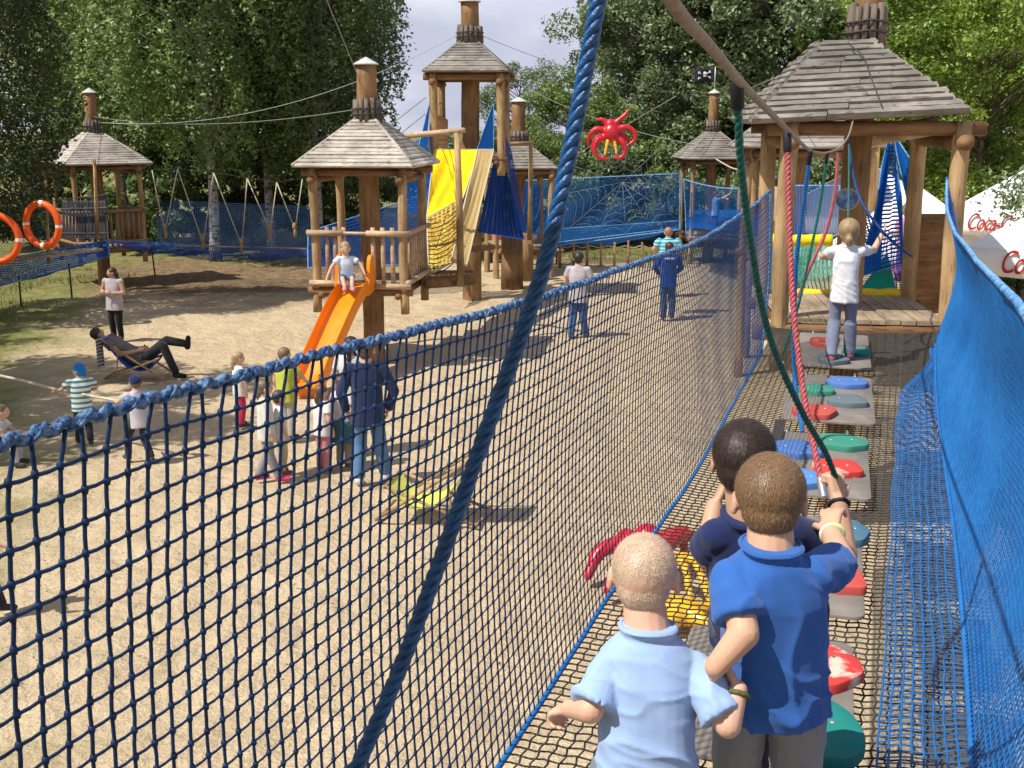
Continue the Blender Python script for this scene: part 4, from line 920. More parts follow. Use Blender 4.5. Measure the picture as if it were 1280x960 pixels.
def rrect(w, l, r, n=5):
    p = []
    for cx_, cy_, a0 in ((w/2-r, l/2-r, 0), (-w/2+r, l/2-r, 90), (-w/2+r, -l/2+r, 180), (w/2-r, -l/2+r, 270)):
        for k in range(n+1): a = R(a0+90*k/n); p.append((cx_+r*math.cos(a), cy_+r*math.sin(a)))
    return p
def padshape(w, l, k, seed):
    rs = random.Random(seed); p = []; N_ = 40; ks = {'slab': 2.6, 'round': 2, 'blob': 2.2, 'wedge': 2.3}[k]; ph = rs.uniform(0, 6)
    nc = rs.choice([5, 6, 7]); cr_ = []
    for i in range(nc):
        a = (i+rs.uniform(-.22, .22))*2*math.pi/nc+ph; r = (abs(math.cos(a))**ks+abs(math.sin(a))**ks)**(-1/ks)*rs.uniform(.9, 1.08); cr_.append((w/2*r*math.cos(a), l/2*r*math.sin(a)))
    if k != 'round':
        cr_.sort(key=lambda q: math.atan2(q[1], q[0])); out_ = []
        for i in range(nc):
            a_, b_, c_ = np.array(cr_[i-1]), np.array(cr_[i]), np.array(cr_[(i+1) % nc])
            for t in np.linspace(0, 1, 6):
                p0 = b_+(a_-b_)*.26; p2 = b_+(c_-b_)*.26; out_.append(tuple(p0*(1-t)**2+b_*2*t*(1-t)+p2*t*t))
        return out_
    for i in range(N_):
        a = i*2*math.pi/N_; ca, sa = math.cos(a), math.sin(a)
        r = (abs(ca)**ks+abs(sa)**ks)**(-1/ks); r *= 1+.07*math.sin(2*a+ph)+(.06*math.sin(3*a+ph*2) if k != 'round' else 0)+(.05*math.sin(5*a+ph) if k == 'blob' else 0)
        p.append((w/2*r*ca, l/2*r*sa))
    return p
bd = []
edges = [(9.95, 9.35), ]
boards = [ # y far, y near, pads (px,py centre in photo, w,l,colour,kind,rot)
 ((417, 460), [(1027, 426, .2, .17, 'red', 'round', 0, 'red round pad'), (1040, 447, .26, .2, 'grey', 'slab', 0, 'worn grey pad'), (1070, 438, .26, .15, 'teal', 'blob', 8, 'dark green pad')]),
 ((469, 529), [(1020, 485, .26, .15, 'green', 'slab', 0, 'green pad'), (1060, 476, .29, .17, 'blue', 'blob', 0, 'blue pad'), (1060, 499, .28, .15, 'grey', 'wedge', -5, 'grey pad'), (1020, 512, .29, .17, 'red', 'slab', 0, 'red pad')]),
 ((541, 622), [(996, 559, .3, .17, 'blue', 'slab', -8, 'blue pad'), (1052, 551, .3, .18, 'green', 'wedge', 0, 'green pad'), (1045, 583, .3, .17, None, 'slab', 0, 'red pad worn pale on top'), (1003, 596, .24, .19, 'skyblue', 'slab', 0, 'light blue pad')]),
 ((642, 767), [(1055, 662, .26, .17, 'slate', 'blob', 0, 'dusty blue pad'), (1052, 718, .24, .2, 'red', 'blob', 20, 'red pad'), (1000, 680, .2, .16, 'red', 'round', 0, 'red pad hidden by the boys')]),
 ((790, 960), [(1022, 826, .27, .22, None, 'blob', 15, 'red pad with a worn corner'), (1020, 905, .25, .24, 'teal', 'round', 0, 'green round pad'), (930, 840, .2, .16, 'blue', 'round', 0, 'blue pad')]),
 ((1000, 1300), [(950, 1100, .26, .22, 'red', 'blob', 0, 'red pad')]),
]
places = ['farthest, under the girl', 'second from the far end', 'third from the far end', 'fourth from the far end, beside the dark haired boy', 'fifth from the far end, beside the middle boy', 'nearest, below the boys']
prev = None
for bi, ((y0, y1), pads) in enumerate(boards):
    ya = CH_y = G(1040, y0, 2.42)[1]; yb = G(1040, y1, 2.42)[1]
    cyb = (ya+yb)/2; cxb = np.interp(cyb, [3.18, 9.55], [1.08, 3.18])-.335+ (.0 if cyb > 3 else 0); ln = (ya-yb)*.99; rz = -math.atan(.345)+R(3)
    B = empty('stepping_board', (cxb, cyb, 2.41), rz, 'brown stepping board with coloured pads, %s' % places[bi], 'stepping board', 'row of stepping boards along the walkway')
    m = MB(); slab(m, rrect(.62, ln, .05), 0, .016, .005); m.build('board', M_BOARD, B, sharp=40)
    for sx in (-.19, .19): m = MB(); m.cyl((sx, ln/2+.01, .008), (sx, ln/2+.13, .008), .009, .009, 8); m.build('link_rod', M_METAL, B)
    if bi in (1, 2): m = MB(); m.box((-.24, ln/2-.1, .03), (.07, ln*.5, .012)); m.build('rubber_strip', mat('dark_rubber', (.06, .055, .05), scale=60), B, smooth=False)
    for pi_, (px, py, w, l, c, kd, rt, lab) in enumerate(pads):
        wp = G(px, py, 2.46); Minv = (Matrix.Translation((cxb, cyb, 2.41)) @ Matrix.Rotation(rz, 4, 'Z')).inverted(); lp = Minv @ Vector(wp)
        pts = padshape(w*1.1, l*1.9, kd, bi*10+pi_); m = MB(); cr_, sr_ = math.cos(R(rt)-rz), math.sin(R(rt)-rz)
        l_ = l; slab(m, [(lp.x+a*cr_-b*sr_, lp.y+a*sr_+b*cr_) for a, b in pts], .0165, .056, .010)
        o = m.build('step_pad', PM[c] if c else WORN, B, sharp=30); o['label'] = lab
        for q_ in (-.22, .22): m = MB(); bx_, by_ = w*q_, 0; zz_ = .0585; m.tube([(lp.x+bx_*cr_, lp.y+bx_*sr_, zz_-.004), (lp.x+bx_*cr_, lp.y+bx_*sr_, zz_+.0015), (lp.x+bx_*cr_, lp.y+bx_*sr_, zz_+.0025)], [.011, .011, .007], 10); m.build('bolt', M_METAL, o)

# ================================================================== ROPES
def bez(pts, n=40):
    pts = np.array(pts, float); t = np.concatenate([[0], np.cumsum(np.linalg.norm(np.diff(pts, axis=0), axis=1))]); t /= t[-1]
    tt = np.linspace(0, 1, n); out = np.empty((n, 3)); m_ = np.gradient(pts, t, axis=0)
    for i, s in enumerate(tt):
        k = min(len(t)-2, max(0, np.searchsorted(t, s, side='right')-1)); h = t[k+1]-t[k]; u = (s-t[k])/h
        out[i] = (2*u**3-3*u**2+1)*pts[k]+(u**3-2*u**2+u)*h*m_[k]+(-2*u**3+3*u**2)*pts[k+1]+(u**3-u**2)*h*m_[k+1]
    return out
def twisted(mb, path, r, strands=4, pitch=.06, per=16, n=7):
    L_ = np.concatenate([[0], np.cumsum(np.linalg.norm(np.diff(path, axis=0), axis=1))]); tot = L_[-1]; N_ = int(tot/pitch*per)+2
    s = np.linspace(0, tot, N_); p = np.stack([np.interp(s, L_, path[:, k]) for k in range(3)], 1)
    t = np.gradient(p, axis=0); t /= np.linalg.norm(t, axis=1)[:, None]; g = V3(.3, 1, .1); a = np.cross(t, g); a /= np.linalg.norm(a, axis=1)[:, None]; b = np.cross(t, a)
    rs = r*.47 if strands == 4 else r*.5; rc = r-rs
    for k in range(strands):
        ph = s/pitch*2*math.pi+k*2*math.pi/strands
        mb.tube(p+a*(np.cos(ph)*rc)[:, None]+b*(np.sin(ph)*rc)[:, None], rs*1.12, n)
    mb.tube(p, r*.45, 5)
hv = bez([P(765, -90, 1.15), P(748, 0, 1.15), P(712, 190, 1.14), P(682, 325, 1.13), P(640, 450, 1.12), P(600, 560, 1.11), P(545, 715, 1.09), P(490, 860, 1.07), P(440, 975, 1.05), P(400, 1100, 1.04)], 120)
m = MB(); twisted(m, hv, .0083, 4, .055, 22, 9)
o = m.build('climbing_rope', ROPE_BLUE); tag(o, 'thick twisted blue rope slanting across the foreground', 'rope')
# suspension rope
K = [P(800, -60, 1.15), P(838, 0, 1.3), P(885, 55, 1.7), P(925, 102, 2.2), P(960, 138, 2.9), P(985, 163, 3.7), P(1000, 178, 5.0), P(1013, 188, 6.2), P(1023, 191, 7.4), P(1034, 191, 8.4), P(1050, 184, 9.4), P(1061, 169, 10.2), P(1066, 152, 10.9)]
kp = bez(K, 160); kp = np.concatenate([[V3(.0, .35, 4.66)], kp])
m = MB(); m.tube(kp, .0085, 8); o = m.build('overhead_rope', ROPE_TAN); tag(o, 'tan overhead rope running above the stepping boards to the big tower', 'rope')
HR = 'twisted ropes hanging from the overhead rope'
def hrope(label, pts, m_, r=.0088, thimble=False, sl=.10, top=None, strands=3):
    pth = bez(pts, 60); T = empty('hanging_rope', pts[0], 0, label, 'rope', HR)
    mb = MB(); twisted(mb, pth, r, strands, .05, 12, 6); rel(mb.build('rope_strands', m_, T), T)
    if sl:
        d = unit(pth[1]-pth[0]); mb = MB(); mb.tube([pth[0]-d*.012, pth[0]-d*.002, pth[0]+d*sl, pth[0]+d*(sl+.004)], [.009, .0145, .0135, .01], 14); rel(mb.build('sleeve', M_BLACK, T, sharp=40), T)
    if thimble:
        d = unit(pth[-1]-pth[-2]); mb = MB(); mb.tube([pth[-1]-d*.01, pth[-1]-d*.005, pth[-1]+d*.055, pth[-1]+d*.06], [.009, .0135, .0135, .009], 14); rel(mb.build('end_ferrule', M_METAL, T, sharp=40), T)
hrope('dark green rope hanging nearest, gripped by the dark haired boy', [P(921, 106, 2.25), P(925, 190, 2.3), P(938, 300, 2.42), P(965, 430, 2.6), P(1005, 520, 2.72), P(1037, 578, 2.84), P(1046, 602, 2.86)], mat('bottle_green_rope', (.01, .16, .13), (.006, .07, .06), rough=.45, scale=60, spec=.4), .0085, sl=.045)
hrope('red rope hanging beside the nearest green one, ending in a metal ferrule', [P(984, 168, 3.75), P(986, 260, 3.7), P(993, 400, 3.6), P(1006, 500, 3.5), P(1026, 600, 3.35)], ROPE_RED, .0098, True, .055)
hrope('blue rope, third of the hanging ropes, reaching down to the deck edge', [P(1013, 190, 6.2), P(1005, 250, 6.3), P(996, 320, 6.4), P(993, 390, 6.5), P(993, 470, 6.6), P(1003, 540, 6.4)], NETBLUE_B, .0125, False, .07)
hrope('green rope, fourth of the hanging ropes, slanting left', [P(1034, 192, 8.4), P(1026, 250, 8.5), P(1012, 320, 8.6), P(997, 385, 8.7), P(980, 440, 8.8)], ROPE_GREEN, .011, False, .07)
hrope('pink rope, fifth of the hanging ropes, slanting left before the trunk', [P(1048, 190, 9.3), P(1043, 245, 9.4), P(1032, 290, 9.5), P(1012, 335, 9.6), P(998, 372, 9.7)], ROPE_PINK, .0155, False, .08)
hrope('thin green rope hanging straight above the girl', [P(1061, 172, 10.2), P(1061, 220, 10.1), P(1060, 278, 9.8)], ROPE_GREEN, .0075, False, .05)
hrope('navy rope slanting right into the hand of the girl', [P(1061, 178, 10.3), P(1068, 225, 10.1), P(1083, 263, 9.8), P(1103, 289, 9.67), P(1125, 310, 9.8), P(1139, 320, 10.0)], mat('navy_rope', (.015, .07, .26), (.01, .04, .14), rough=.5, scale=50), .012, False, .05)
m = MB()
for q in ((985, 397, 990, 385), (975, 466, 979, 452)): m.cyl(P(q[0], q[1], 8.7), P(q[2], q[3], 8.7), .013, .013, 8)
o = m.build('rope_clamp', M_METAL); tag(o, 'pair of pale clamps on the green rope at the left of the boards', 'clamp'); 
# thin wires between the towers
def wire(label, a, b, sag=.4, r=.0075, m_=WIRE):
    a, b = np.array(a), np.array(b); pts = [a*(1-t)+b*t-V3(0, 0, sag*4*t*(1-t)) for t in np.linspace(0, 1, 30)]
    mb = MB(); mb.tube(pts, r, 5); o = mb.build('guy_wire', m_); tag(o, label, 'wire', 'steel wires strung between the tower tops'); return o
cap = lambda c, z: np.array([c[0], c[1], z])
wire('wire from the left edge to the left tower top', P(-40, 128, 26), cap(t5, 4.6), .1)
wire('long wire from the left tower to the slide tower top', cap(t5, 4.5), cap(t1, 4.62), .25)
wire('long wire from the left tower to the tallest tower top', cap(t5, 4.35), cap(t2, 6.55), .75)
wire('wire from the top of the picture down to the slide tower', P(400, -20, 16), cap(t1, 4.8), .0)
wire('wire from the tallest tower to the flag tower top', cap(t2, 6.5), cap(t4, 5.1), .3)
wire('wire from the flag tower to the big tower roof', cap(t4, 5.05), P(1075, 45, 12), .1)
wire('wire from the tallest tower across to behind the big tower', cap(t2, 5.9), P(960, 190, 26), .5)
wire('thin wire carrying the red octopus', P(700, 205, 27), P(845, 120, 25), -.0)
wire('upper of two stay wires left of the tallest tower', P(532, 122, 27.6), P(468, 172, 22), .0, .01)
wire('lower of two stay wires left of the tallest tower', P(532, 142, 27.6), P(485, 180, 22), .0, .01)
m = MB(); m.tube(bez([P(895, 199, 34), P(915, 210, 31), P(930, 212, 28), P(945, 209, 25)]), .02, 6); tag(m.build('slack_rope', ROPE_PALE), 'slack pale rope between the flag tower and the big tower', 'rope')
def onroof(px, py):
    nrm_ = unit(V3(0, -(5.17-4.42), .99+.02-.2)); nrm_ = V3(*(Matrix.Rotation(R(-6), 3, 'Z') @ Vector(unit(V3(0, -.75, .81)))))
    p0 = V3(3.63, 12.0, 5.17+.25*.75/.81+.115); r = ray(px, py); s = np.dot(p0-CAM, nrm_)/np.dot(r, nrm_); return CAM+r*s
m = MB(); m.tube(bez([onroof(1102, 132), onroof(1088, 95), onroof(1075, 66), onroof(1062, 56)], 20), .007, 6); tag(m.build('roof_cable', M_DKMETAL), 'dark cable lying on the roof of the big tower', 'cable')
# ================================================================== PLAY EQUIPMENT
def bil(c):
    a, b, d, e = [np.array(q, float) for q in c]   # tl, tr, br, bl
    return lambda u, v: (a*(1-u)+b*u)*(1-v)+(e*(1-u)+d*u)*v
def sheet(name, label, cat, corners, m_, sag=0, sagdir=(0, 0, -1), rip=0, nu=16, nv=16, thick=0, group=None, edge=None, parent=None, edger=.02, topsag=0):
    f = bil(corners); w = np.linalg.norm(np.array(corners[1])-corners[0]); h = np.linalg.norm(np.array(corners[3])-corners[0]); sd = np.array(sagdir, float)
    def g(u, v): return f(u, v)+sd*sag*4*u*(1-u)*math.sin(v*math.pi)+sd*rip*math.sin(u*19+v*9)*math.sin(v*math.pi)-V3(0, 0, topsag*4*u*(1-u)*(1-v))
    mb = MB(); mb.grid(g, nu, nv, w, h)
    if parent is None: root = empty(name, f(.5, 1), 0, label, cat, group); root_loc = root.location
    else: root = parent
    o = rel(mb.build('mesh_panel' if m_.name.find('tarp') < 0 else 'tarpaulin', m_, root), root)
    if thick: s = o.modifiers.new('s', 'SOLIDIFY'); s.thickness = thick
    if edge:
        mb = MB(); mb.tube([g(u, 0) for u in np.linspace(0, 1, 24)], edger, 6); mb.tube([g(0, v) for v in np.linspace(0, 1, 24)], edger, 6); mb.tube([g(1, v) for v in np.linspace(0, 1, 24)], edger, 6); mb.tube([g(u, 1) for u in np.linspace(0, 1, 24)], edger, 6)
        rel(mb.build('edge_rope', edge, root), root)
    return root
# slide
def slide():
    T = empty('slide', P(440, 345, 20.0), 0, 'orange plastic slide running down from the slide tower', 'slide')
    A = P(445, 350, 19.85); B = P(433, 378, 19.35); Cc = P(402, 446, 18.3); D = P(388, 476, 17.9); 
    A[2] = 1.5; c = [A+V3(.02, .3, .02), A, B, Cc, D, D+V3(-.06, -.3, 0)]
    c[-1][2] = c[-2][2]-.01
    pth = bez(c, 30); rows = []
    for i, p in enumerate(pth):
        t = unit(pth[min(i+1, 29)]-pth[max(i-1, 0)]); s = unit(np.cross(t, V3(0, 0, 1))); n = np.cross(s, t)
        w, h, th = .235, .17, .03
        prof = [(-w-th, h), (-w-th, -.04), (w+th, -.04), (w+th, h), (w+th*.6, h+.02), (w, h), (w-.02, .03), (w-.06, 0), (-w+.06, 0), (-w+.02, .03), (-w, h), (-w-th*.6, h+.02)]
        rows.append(np.array([p+s*a+n*b for a, b in prof]))
    mo = mat('orange_plastic', (.95, .3, .012), (.85, .24, .01), rough=.32, scale=3, spec=.5)
    m = MB(); m.loft(rows); rel(m.build('chute', mo, T, sharp=40), T)
    t = unit(pth[3]-pth[0]); s = unit(np.cross(t, V3(0, 0, 1)))
    for sg_ in (-1, 1):
        m = MB(); q = A+s*sg_*.28; fw = V3(-.1, -.4, 0)
        pr_ = []
        for a in np.linspace(0, math.pi, 14): pr_.append(q+unit(fw)*(-.14*math.cos(a)+.02)+V3(0, 0, .28+.30*math.sin(a)))
        pr_ = [q+unit(fw)*(-.12)+V3(0, 0, -.05)]+pr_+[q+unit(fw)*.24+V3(0, 0, -.12)]
        L_ = [p-s*.03 for p in pr_]; R_ = [p+s*.03 for p in pr_]
        n_ = len(pr_); cL = np.mean(L_, 0); cR = np.mean(R_, 0)
        v = L_+R_; f4 = [[i, (i+1) % n_, n_+(i+1) % n_, n_+i] for i in range(n_)]
        m.add(v, [np.array(f4), np.arange(n_)[::-1], n_+np.arange(n_)]); rel(m.build('side_hoop', mo, T, sharp=40), T)
    # foot
    m = MB(); m.box(D+V3(0, 0, -.16), (.5, .12, .34)); rel(m.build('foot', mo, T, smooth=False), T)
slide()
# yellow chute of tarp and nets between the two towers
Y = sheet('climbing_chute', 'yellow tarpaulin and rope net climbing chute between slide tower and tallest tower', 'climbing net', [P(543, 187, 27.2), P(600, 187, 27.2), P(577, 252, 25), P(533, 274, 24.6)], M_YELTARP, .25, (0, .6, -.6), .05, 20, 20, edge=ROPE_PALE, edger=.015)
def ochre(c, m_=N_YEL, edge=ROPE_PALE, s=.1, **k): return sheet('', '', '', c, m_, s, (0, .4, -1), .02, 16, 16, edge=edge, parent=Y, edger=.018, **k)
ochre([P(534, 272, 24.6), P(577, 248, 25), P(575, 322, 22.8), P(536, 344, 22.4)])
ochre([P(597, 187, 27.0), P(617, 187, 27.0), P(583, 333, 22.6), P(564, 326, 22.5)], N_BEIGE)
# solid yellow underside seen through the net
o = sheet('', '', '', [P(533, 270, 24.9), P(575, 248, 25.3), P(573, 318, 23.2), P(534, 340, 22.9)], mat('ochre_tarp', (.8, .6, .12), (.7, .5, .08), rough=.6, scale=3, bump=.4, bscale=4, bdist=.05), .1, (0, .4, -1), .02, parent=Y)
m = MB()
for k in range(13):
    f = bil([P(534, 272, 24.5), P(577, 248, 24.9), P(575, 322, 22.7), P(536, 344, 22.3)]); m.tube([f(u, (k+.5)/13)-V3(0, 0, .12*4*u*(1-u)) for u in np.linspace(0, 1, 10)], .012, 4)
m.tube([P(560, 262, 24.4), P(545, 310, 23.1)], .01, 4); m.tube(bez([P(536, 308, 23), P(556, 305, 23), P(575, 298, 23.2)], 10), .025, 6)
rel(m.build('net_cords', mat('dark_brown_cord', (.12, .08, .03)), Y), Y)
# gallows pole beside the chute
gpz = P(576, 356, 22.3); GP = empty('pole_frame', (gpz[0], gpz[1], gpz[2]), 0, 'tall thin pole with a crossbar standing beside the yellow chute', 'pole')
m = MB(); m.tube([P(576, 358, 22.3), P(574, 250, 22.3), P(571, 166, 22.3)], [.075, .07, .06], 12); rel(m.build('pole', W_POST, GP), GP)
m = MB(); m.tube([P(494, 171, 23.4), P(580, 163, 22.2)], [.06, .055], 12); rel(m.build('crossbar', W_RAIL, GP), GP)
m = MB(); m.tube([P(534, 355, 21.2), P(590, 352, 23.8)], [.09, .08], 12); m.tube([P(580, 312, 23.6), P(616, 309, 25.5)], [.07, .07], 12); rel(m.build('lower_beam', W_DARK, GP), GP)
m = MB(); m.box(P(560, 345, 23.0), (1.0, 1.4, .06)); rel(m.build('small_deck', W_DARK, GP, smooth=False), GP)
# blue meshes round the tallest tower
bm = 'blue net panels round the tallest tower'
sheet('safety_net', 'pale blue triangular net left of the tallest tower', 'net', [P(537, 128, 28), P(538, 128, 28), P(538, 190, 28), P(515, 215, 25.5)], N_BLUE, group=bm, edge=NETBLUE_E, edger=.012)
sheet('safety_net', 'blue net hanging below the left side of the tallest tower', 'net', [P(516, 178, 28), P(540, 165, 28), P(536, 262, 29), P(500, 268, 26)], N_BLUE_D, group=bm)
sheet('safety_net', 'bright blue triangular net at the right post of the tallest tower', 'net', [P(616, 130, 27.4), P(617, 130, 27.4), P(617, 190, 27.4), P(596, 188, 27.4)], N_BLUE_D, group=bm, edge=NETBLUE_E, edger=.012)
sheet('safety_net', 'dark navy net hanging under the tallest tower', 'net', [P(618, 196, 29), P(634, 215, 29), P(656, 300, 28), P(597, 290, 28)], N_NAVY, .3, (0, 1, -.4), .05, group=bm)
sheet('safety_net', 'bright blue net strip right of the tallest tower', 'net', [P(629, 160, 28.6), P(640, 190, 28.8), P(658, 292, 28), P(645, 286, 28)], N_BLUE_D, .1, (0, 1, 0), .03, group=bm)
sheet('safety_net', 'blue net panel between the small log tower and the tall one', 'net', [P(655, 232, 31), P(676, 232, 31.5), P(675, 290, 31), P(652, 290, 31)], N_BLUE_D, .1, (0, 1, 0), .03, group=bm)
sheet('safety_net', 'blue net seen through the slide tower', 'net', [P(385, 290, 29), P(540, 240, 30), P(540, 330, 29), P(385, 335, 28)], N_BLUE_L, .3, (0, 0, -1), .06, group=bm, edge=NETBLUE_E, edger=.015)
# brown backboard on the tallest tower + stub posts below it
m = MB(); m.loft([np.array([V3(*P(x, y, D)) for x, y in ((543, 185), (560, 185), (560, 150), (556, 147), (548, 144), (543, 145))]) for D in (28.6, 28.7)]); o = m.build('backboard', W_DARK, smooth=False); tag(o, 'brown wooden backboard on the deck of the tallest tower', 'board')
m = MB(); m.cyl(P(664, 178, 31), P(662, 300, 31), .06, .07, 10); m.cyl(P(632, 180, 30.5), P(666, 179, 31), .055, .055, 10); o = m.build('pole_frame', W_POST); tag(o, 'thin pole with a short crossbar right of the tallest tower', 'pole')
for k, (x, y0, y1, D, r) in enumerate([(655, 292, 336, 31.5, .27), (640, 296, 345, 30, .3)]):
    m = MB(); zt = P(x, y0, D); m.tube([V3(zt[0], zt[1], -.1), zt], [r, r*.95], 16); tag(m.build('support_trunk', W_TRUNK), ('thick stump post under the small log tower', 'thick stump post under the navy net')[k], 'post')
# far benches
for k, (x, y, D) in enumerate([(627, 328, 36.5), (606, 318, 39), (670, 326, 35)]):
    c = P(x, y, D); B = empty('bench', (c[0], c[1], 0), R(5*k), ('pale wooden bench under the tall tower with two people on it', 'farther pale bench left of the people', 'bench behind the small log tower')[k], 'bench', 'far benches')
    m = MB(); m.box((0, 0, .44), (1.7, .36, .05)); m.box((0, .3, .8), (1.7, .04, .2)); m.build('seat', W_RAIL, B, smooth=False)
    for s in (-.7, .7): m = MB(); m.box((s, 0, .2), (.07, .34, .44)); m.box((s, .26, .55), (.06, .05, .7)); m.build('leg', W_DARK, B, smooth=False)
# ---- rope fence and far net walkway with spider web
sheet('walkway_net', 'long blue net wall behind the rope spider web', 'net', [P(655, 226, 36), P(850, 217, 36), P(850, 285, 36), P(655, 308, 35)], N_BLUE_F, .15, (0, 1, -.6), .05, 30, 14, edge=NETBLUE_E, edger=.022)
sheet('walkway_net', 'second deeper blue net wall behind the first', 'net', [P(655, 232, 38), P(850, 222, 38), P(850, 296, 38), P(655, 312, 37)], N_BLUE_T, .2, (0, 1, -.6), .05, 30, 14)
sheet('walkway_net', 'sagging blue floor net under the spider web', 'net', [P(700, 286, 37), P(850, 276, 37), P(850, 287, 34), P(690, 308, 34)], N_BLUE_F, .35, (0, 0, -1), .03, 24, 8, edge=NETBLUE_E, edger=.02)
sheet('walkway_net', 'blue net wall right of the flag tower', 'net', [P(855, 224, 35), P(950, 235, 30), P(950, 300, 30), P(858, 296, 35)], N_BLUE_F, .25, (0, 0, -1), .06, 24, 12, edge=NETBLUE_E, edger=.02, topsag=.12)
sheet('walkway_net', 'lower blue net floor right of the flag tower', 'net', [P(860, 262, 37), P(960, 262, 32), P(955, 292, 28), P(858, 285, 33)], N_BLUE_D, .2, (0, 0, -1), .05, 16, 8)
sheet('walkway_net', 'blue net behind the left post of the big tower', 'net', [P(952, 232, 19), P(1050, 232, 18), P(1050, 292, 17), P(955, 330, 17)], N_BLUE_F, .1, (0, 0, -1), .04, 16, 12, edge=NETBLUE_E, edger=.012)
sw = np.array(P(778, 228, 35.6)); SWb = MB()
WEB = empty('rope_spider_web', sw, 0, 'pale rope spider web strung over the far blue net', 'rope web')
fx, fz_ = 1/40.0, 1
def wp(dx, dy, D=35.6): return P(778+dx, 228+dy, D)
rays_ = [(-75, 15), (-70, 60), (-35, 72), (5, 70), (40, 60), (68, 45), (75, 5), (50, -45), (8, -60), (-30, -40), (-60, -20)]
for a, b in rays_: SWb.tube([wp(0, 0), wp(a, b)], .0055, 5)
for rr in (.18, .32, .46, .6, .75, .9):
    pts = []
    for (a, b), (c, d) in zip(rays_[:-1], rays_[1:]):
        for t in np.linspace(0, 1, 6)[:-1]:
            k = rr*(1-.12*math.sin(t*math.pi)); pts.append(wp((a*(1-t)+c*t)*k, (b*(1-t)+d*t)*k))
    SWb.tube(pts, .0048, 5)
rel(SWb.build('web_rope', ROPE_WEB, WEB), WEB)
rf_ = empty('rope_fence', P(740, 318, 35), 0, 'low rope and post fence before the far verge', 'fence')
for k in range(8):
    x = 700+k*17; p = P(x, 328, 34.5); m = MB(); m.cyl((p[0], p[1], -.05), (p[0], p[1], .75+.05*(k % 2)), .04, .035, 8); rel(m.build('post', W_POST, rf_), rf_)
m = MB(); m.tube([P(697+i*6, 307+3*math.sin(i*.9)**2, 34.5) for i in range(23)], .015, 5); rel(m.build('rope', ROPE_PALE, rf_), rf_)
gf = empty('slat_fence', P(708, 300, 39), 0, 'short grey slatted fence behind the foreground rope', 'fence')
m = MB()
for k in range(14): p = P(690+k*3.6, 312, 39); m.box((p[0], p[1], .55), (.05, .04, 1.1))
m.box((P(713, 0, 39)[0], 38.95, 1.0), (1.5, .04, .06)); m.box((P(713, 0, 39)[0], 38.95, .4), (1.5, .04, .06)); rel(m.build('pickets', W_GREYF, gf, smooth=False), gf)

# ---- octopus toys
RED = mat('red_vinyl', (.6, .015, .03), (.42, .01, .02), rough=.35, scale=7, spec=.5, bump=.4, bscale=14, bdist=.02)
YV = mat('yellow_vinyl', (.88, .5, .015), (.8, .4, .01), rough=.3, scale=4, spec=.6)
def octopus(label, c, s, rz, arms, yel, tilt=0, ar=.075):
    T = empty('octopus_figure', c, rz, label, 'octopus'); m = MB()
    m.ball((0, 0, .02), (.17, .16, .2)); m.ball((-.02, .02, .16), (.12, .12, .14))
    for a in arms:
        p = bez(a, 12); r = np.linspace(ar, ar*.4, 12)
        for i in range(11): m.capsule(p[i], p[i+1], r[i], r[i+1], 8)
    me = remesh(m, .018, 3, 'body'); o = bpy.data.objects.new('body', me); COL.objects.link(o); me.materials.append(RED); o.parent = T
    for a in yel:
        m = MB(); p = bez(a, 8)
        for i in range(7): m.capsule(p[i], p[i+1], .036-.002*i, .034-.002*i, 8)
        m.build('yellow_arm', YV, T)
    T.scale = (s, s, s)
    if tilt: T.rotation_euler = (tilt, 0, rz)
    return T
octopus('shiny red octopus figure with yellow arms hanging on a wire before the trees', P(764, 168, 25), 1.12, 0,
 [[(0, 0, .1), (.12, 0, .25), (.22, 0, .33), (.33, 0, .46)], [(-.05, 0, .15), (-.16, 0, .27), (-.28, 0, .28)], [(.1, 0, .08), (.28, -.02, .14), (.44, -.04, .05), (.46, -.05, -.1), (.36, -.06, -.18)],
  [(-.1, 0, .05), (-.28, -.02, .1), (-.42, 0, -.02), (-.44, 0, -.2)], [(.08, 0, -.05), (.22, -.08, -.15), (.27, -.1, -.32), (.17, -.12, -.45), (.06, -.12, -.44)], [(-.08, 0, -.05), (-.26, -.08, -.1), (-.33, -.1, -.28), (-.24, -.12, -.44), (-.08, -.12, -.46)],
  [(.1, .1, 0), (.3, .1, -.05), (.38, .1, -.2)], [(-.1, .1, 0), (-.3, .12, -.1), (-.36, .1, -.3)]],
 [[(-.07, -.08, -.12), (-.1, -.1, -.25), (-.12, -.1, -.38)], [(.05, -.08, -.12), (.08, -.1, -.22), (.1, -.1, -.36)]])
oc = G(812, 700, .25)
octopus('second red octopus figure with yellow arms lying on the sand below the walkway net', oc, 1.22, R(10),
 [[(0, 0, 0), (.2, .2, .1), (.36, .33, .06), (.42, .36, -.1)], [(0, 0, 0), (-.2, .12, .1), (-.38, .1, .06), (-.5, .0, -.1)], [(0, 0, 0), (-.12, .3, .1), (-.15, .45, -.05)], [(0, 0, 0), (.05, .32, .12), (.1, .5, -.05)], [(0, 0, 0), (-.25, -.15, .1), (-.42, -.3, -.1)], [(.1, .1, .05), (.3, .15, .14), (.46, .2, .08)]],
 [[(.05, -.1, .05), (.15, -.35, .12), (.12, -.6, .0), (.1, -.75, -.12)], [(.1, -.1, .05), (.3, -.35, .12), (.36, -.6, .0), (.4, -.75, -.12)], [(.08, -.1, .05), (.22, -.35, .14), (.24, -.62, .02), (.25, -.8, -.12)]], ar=.1)
yt = G(852, 765, .12); m = MB()
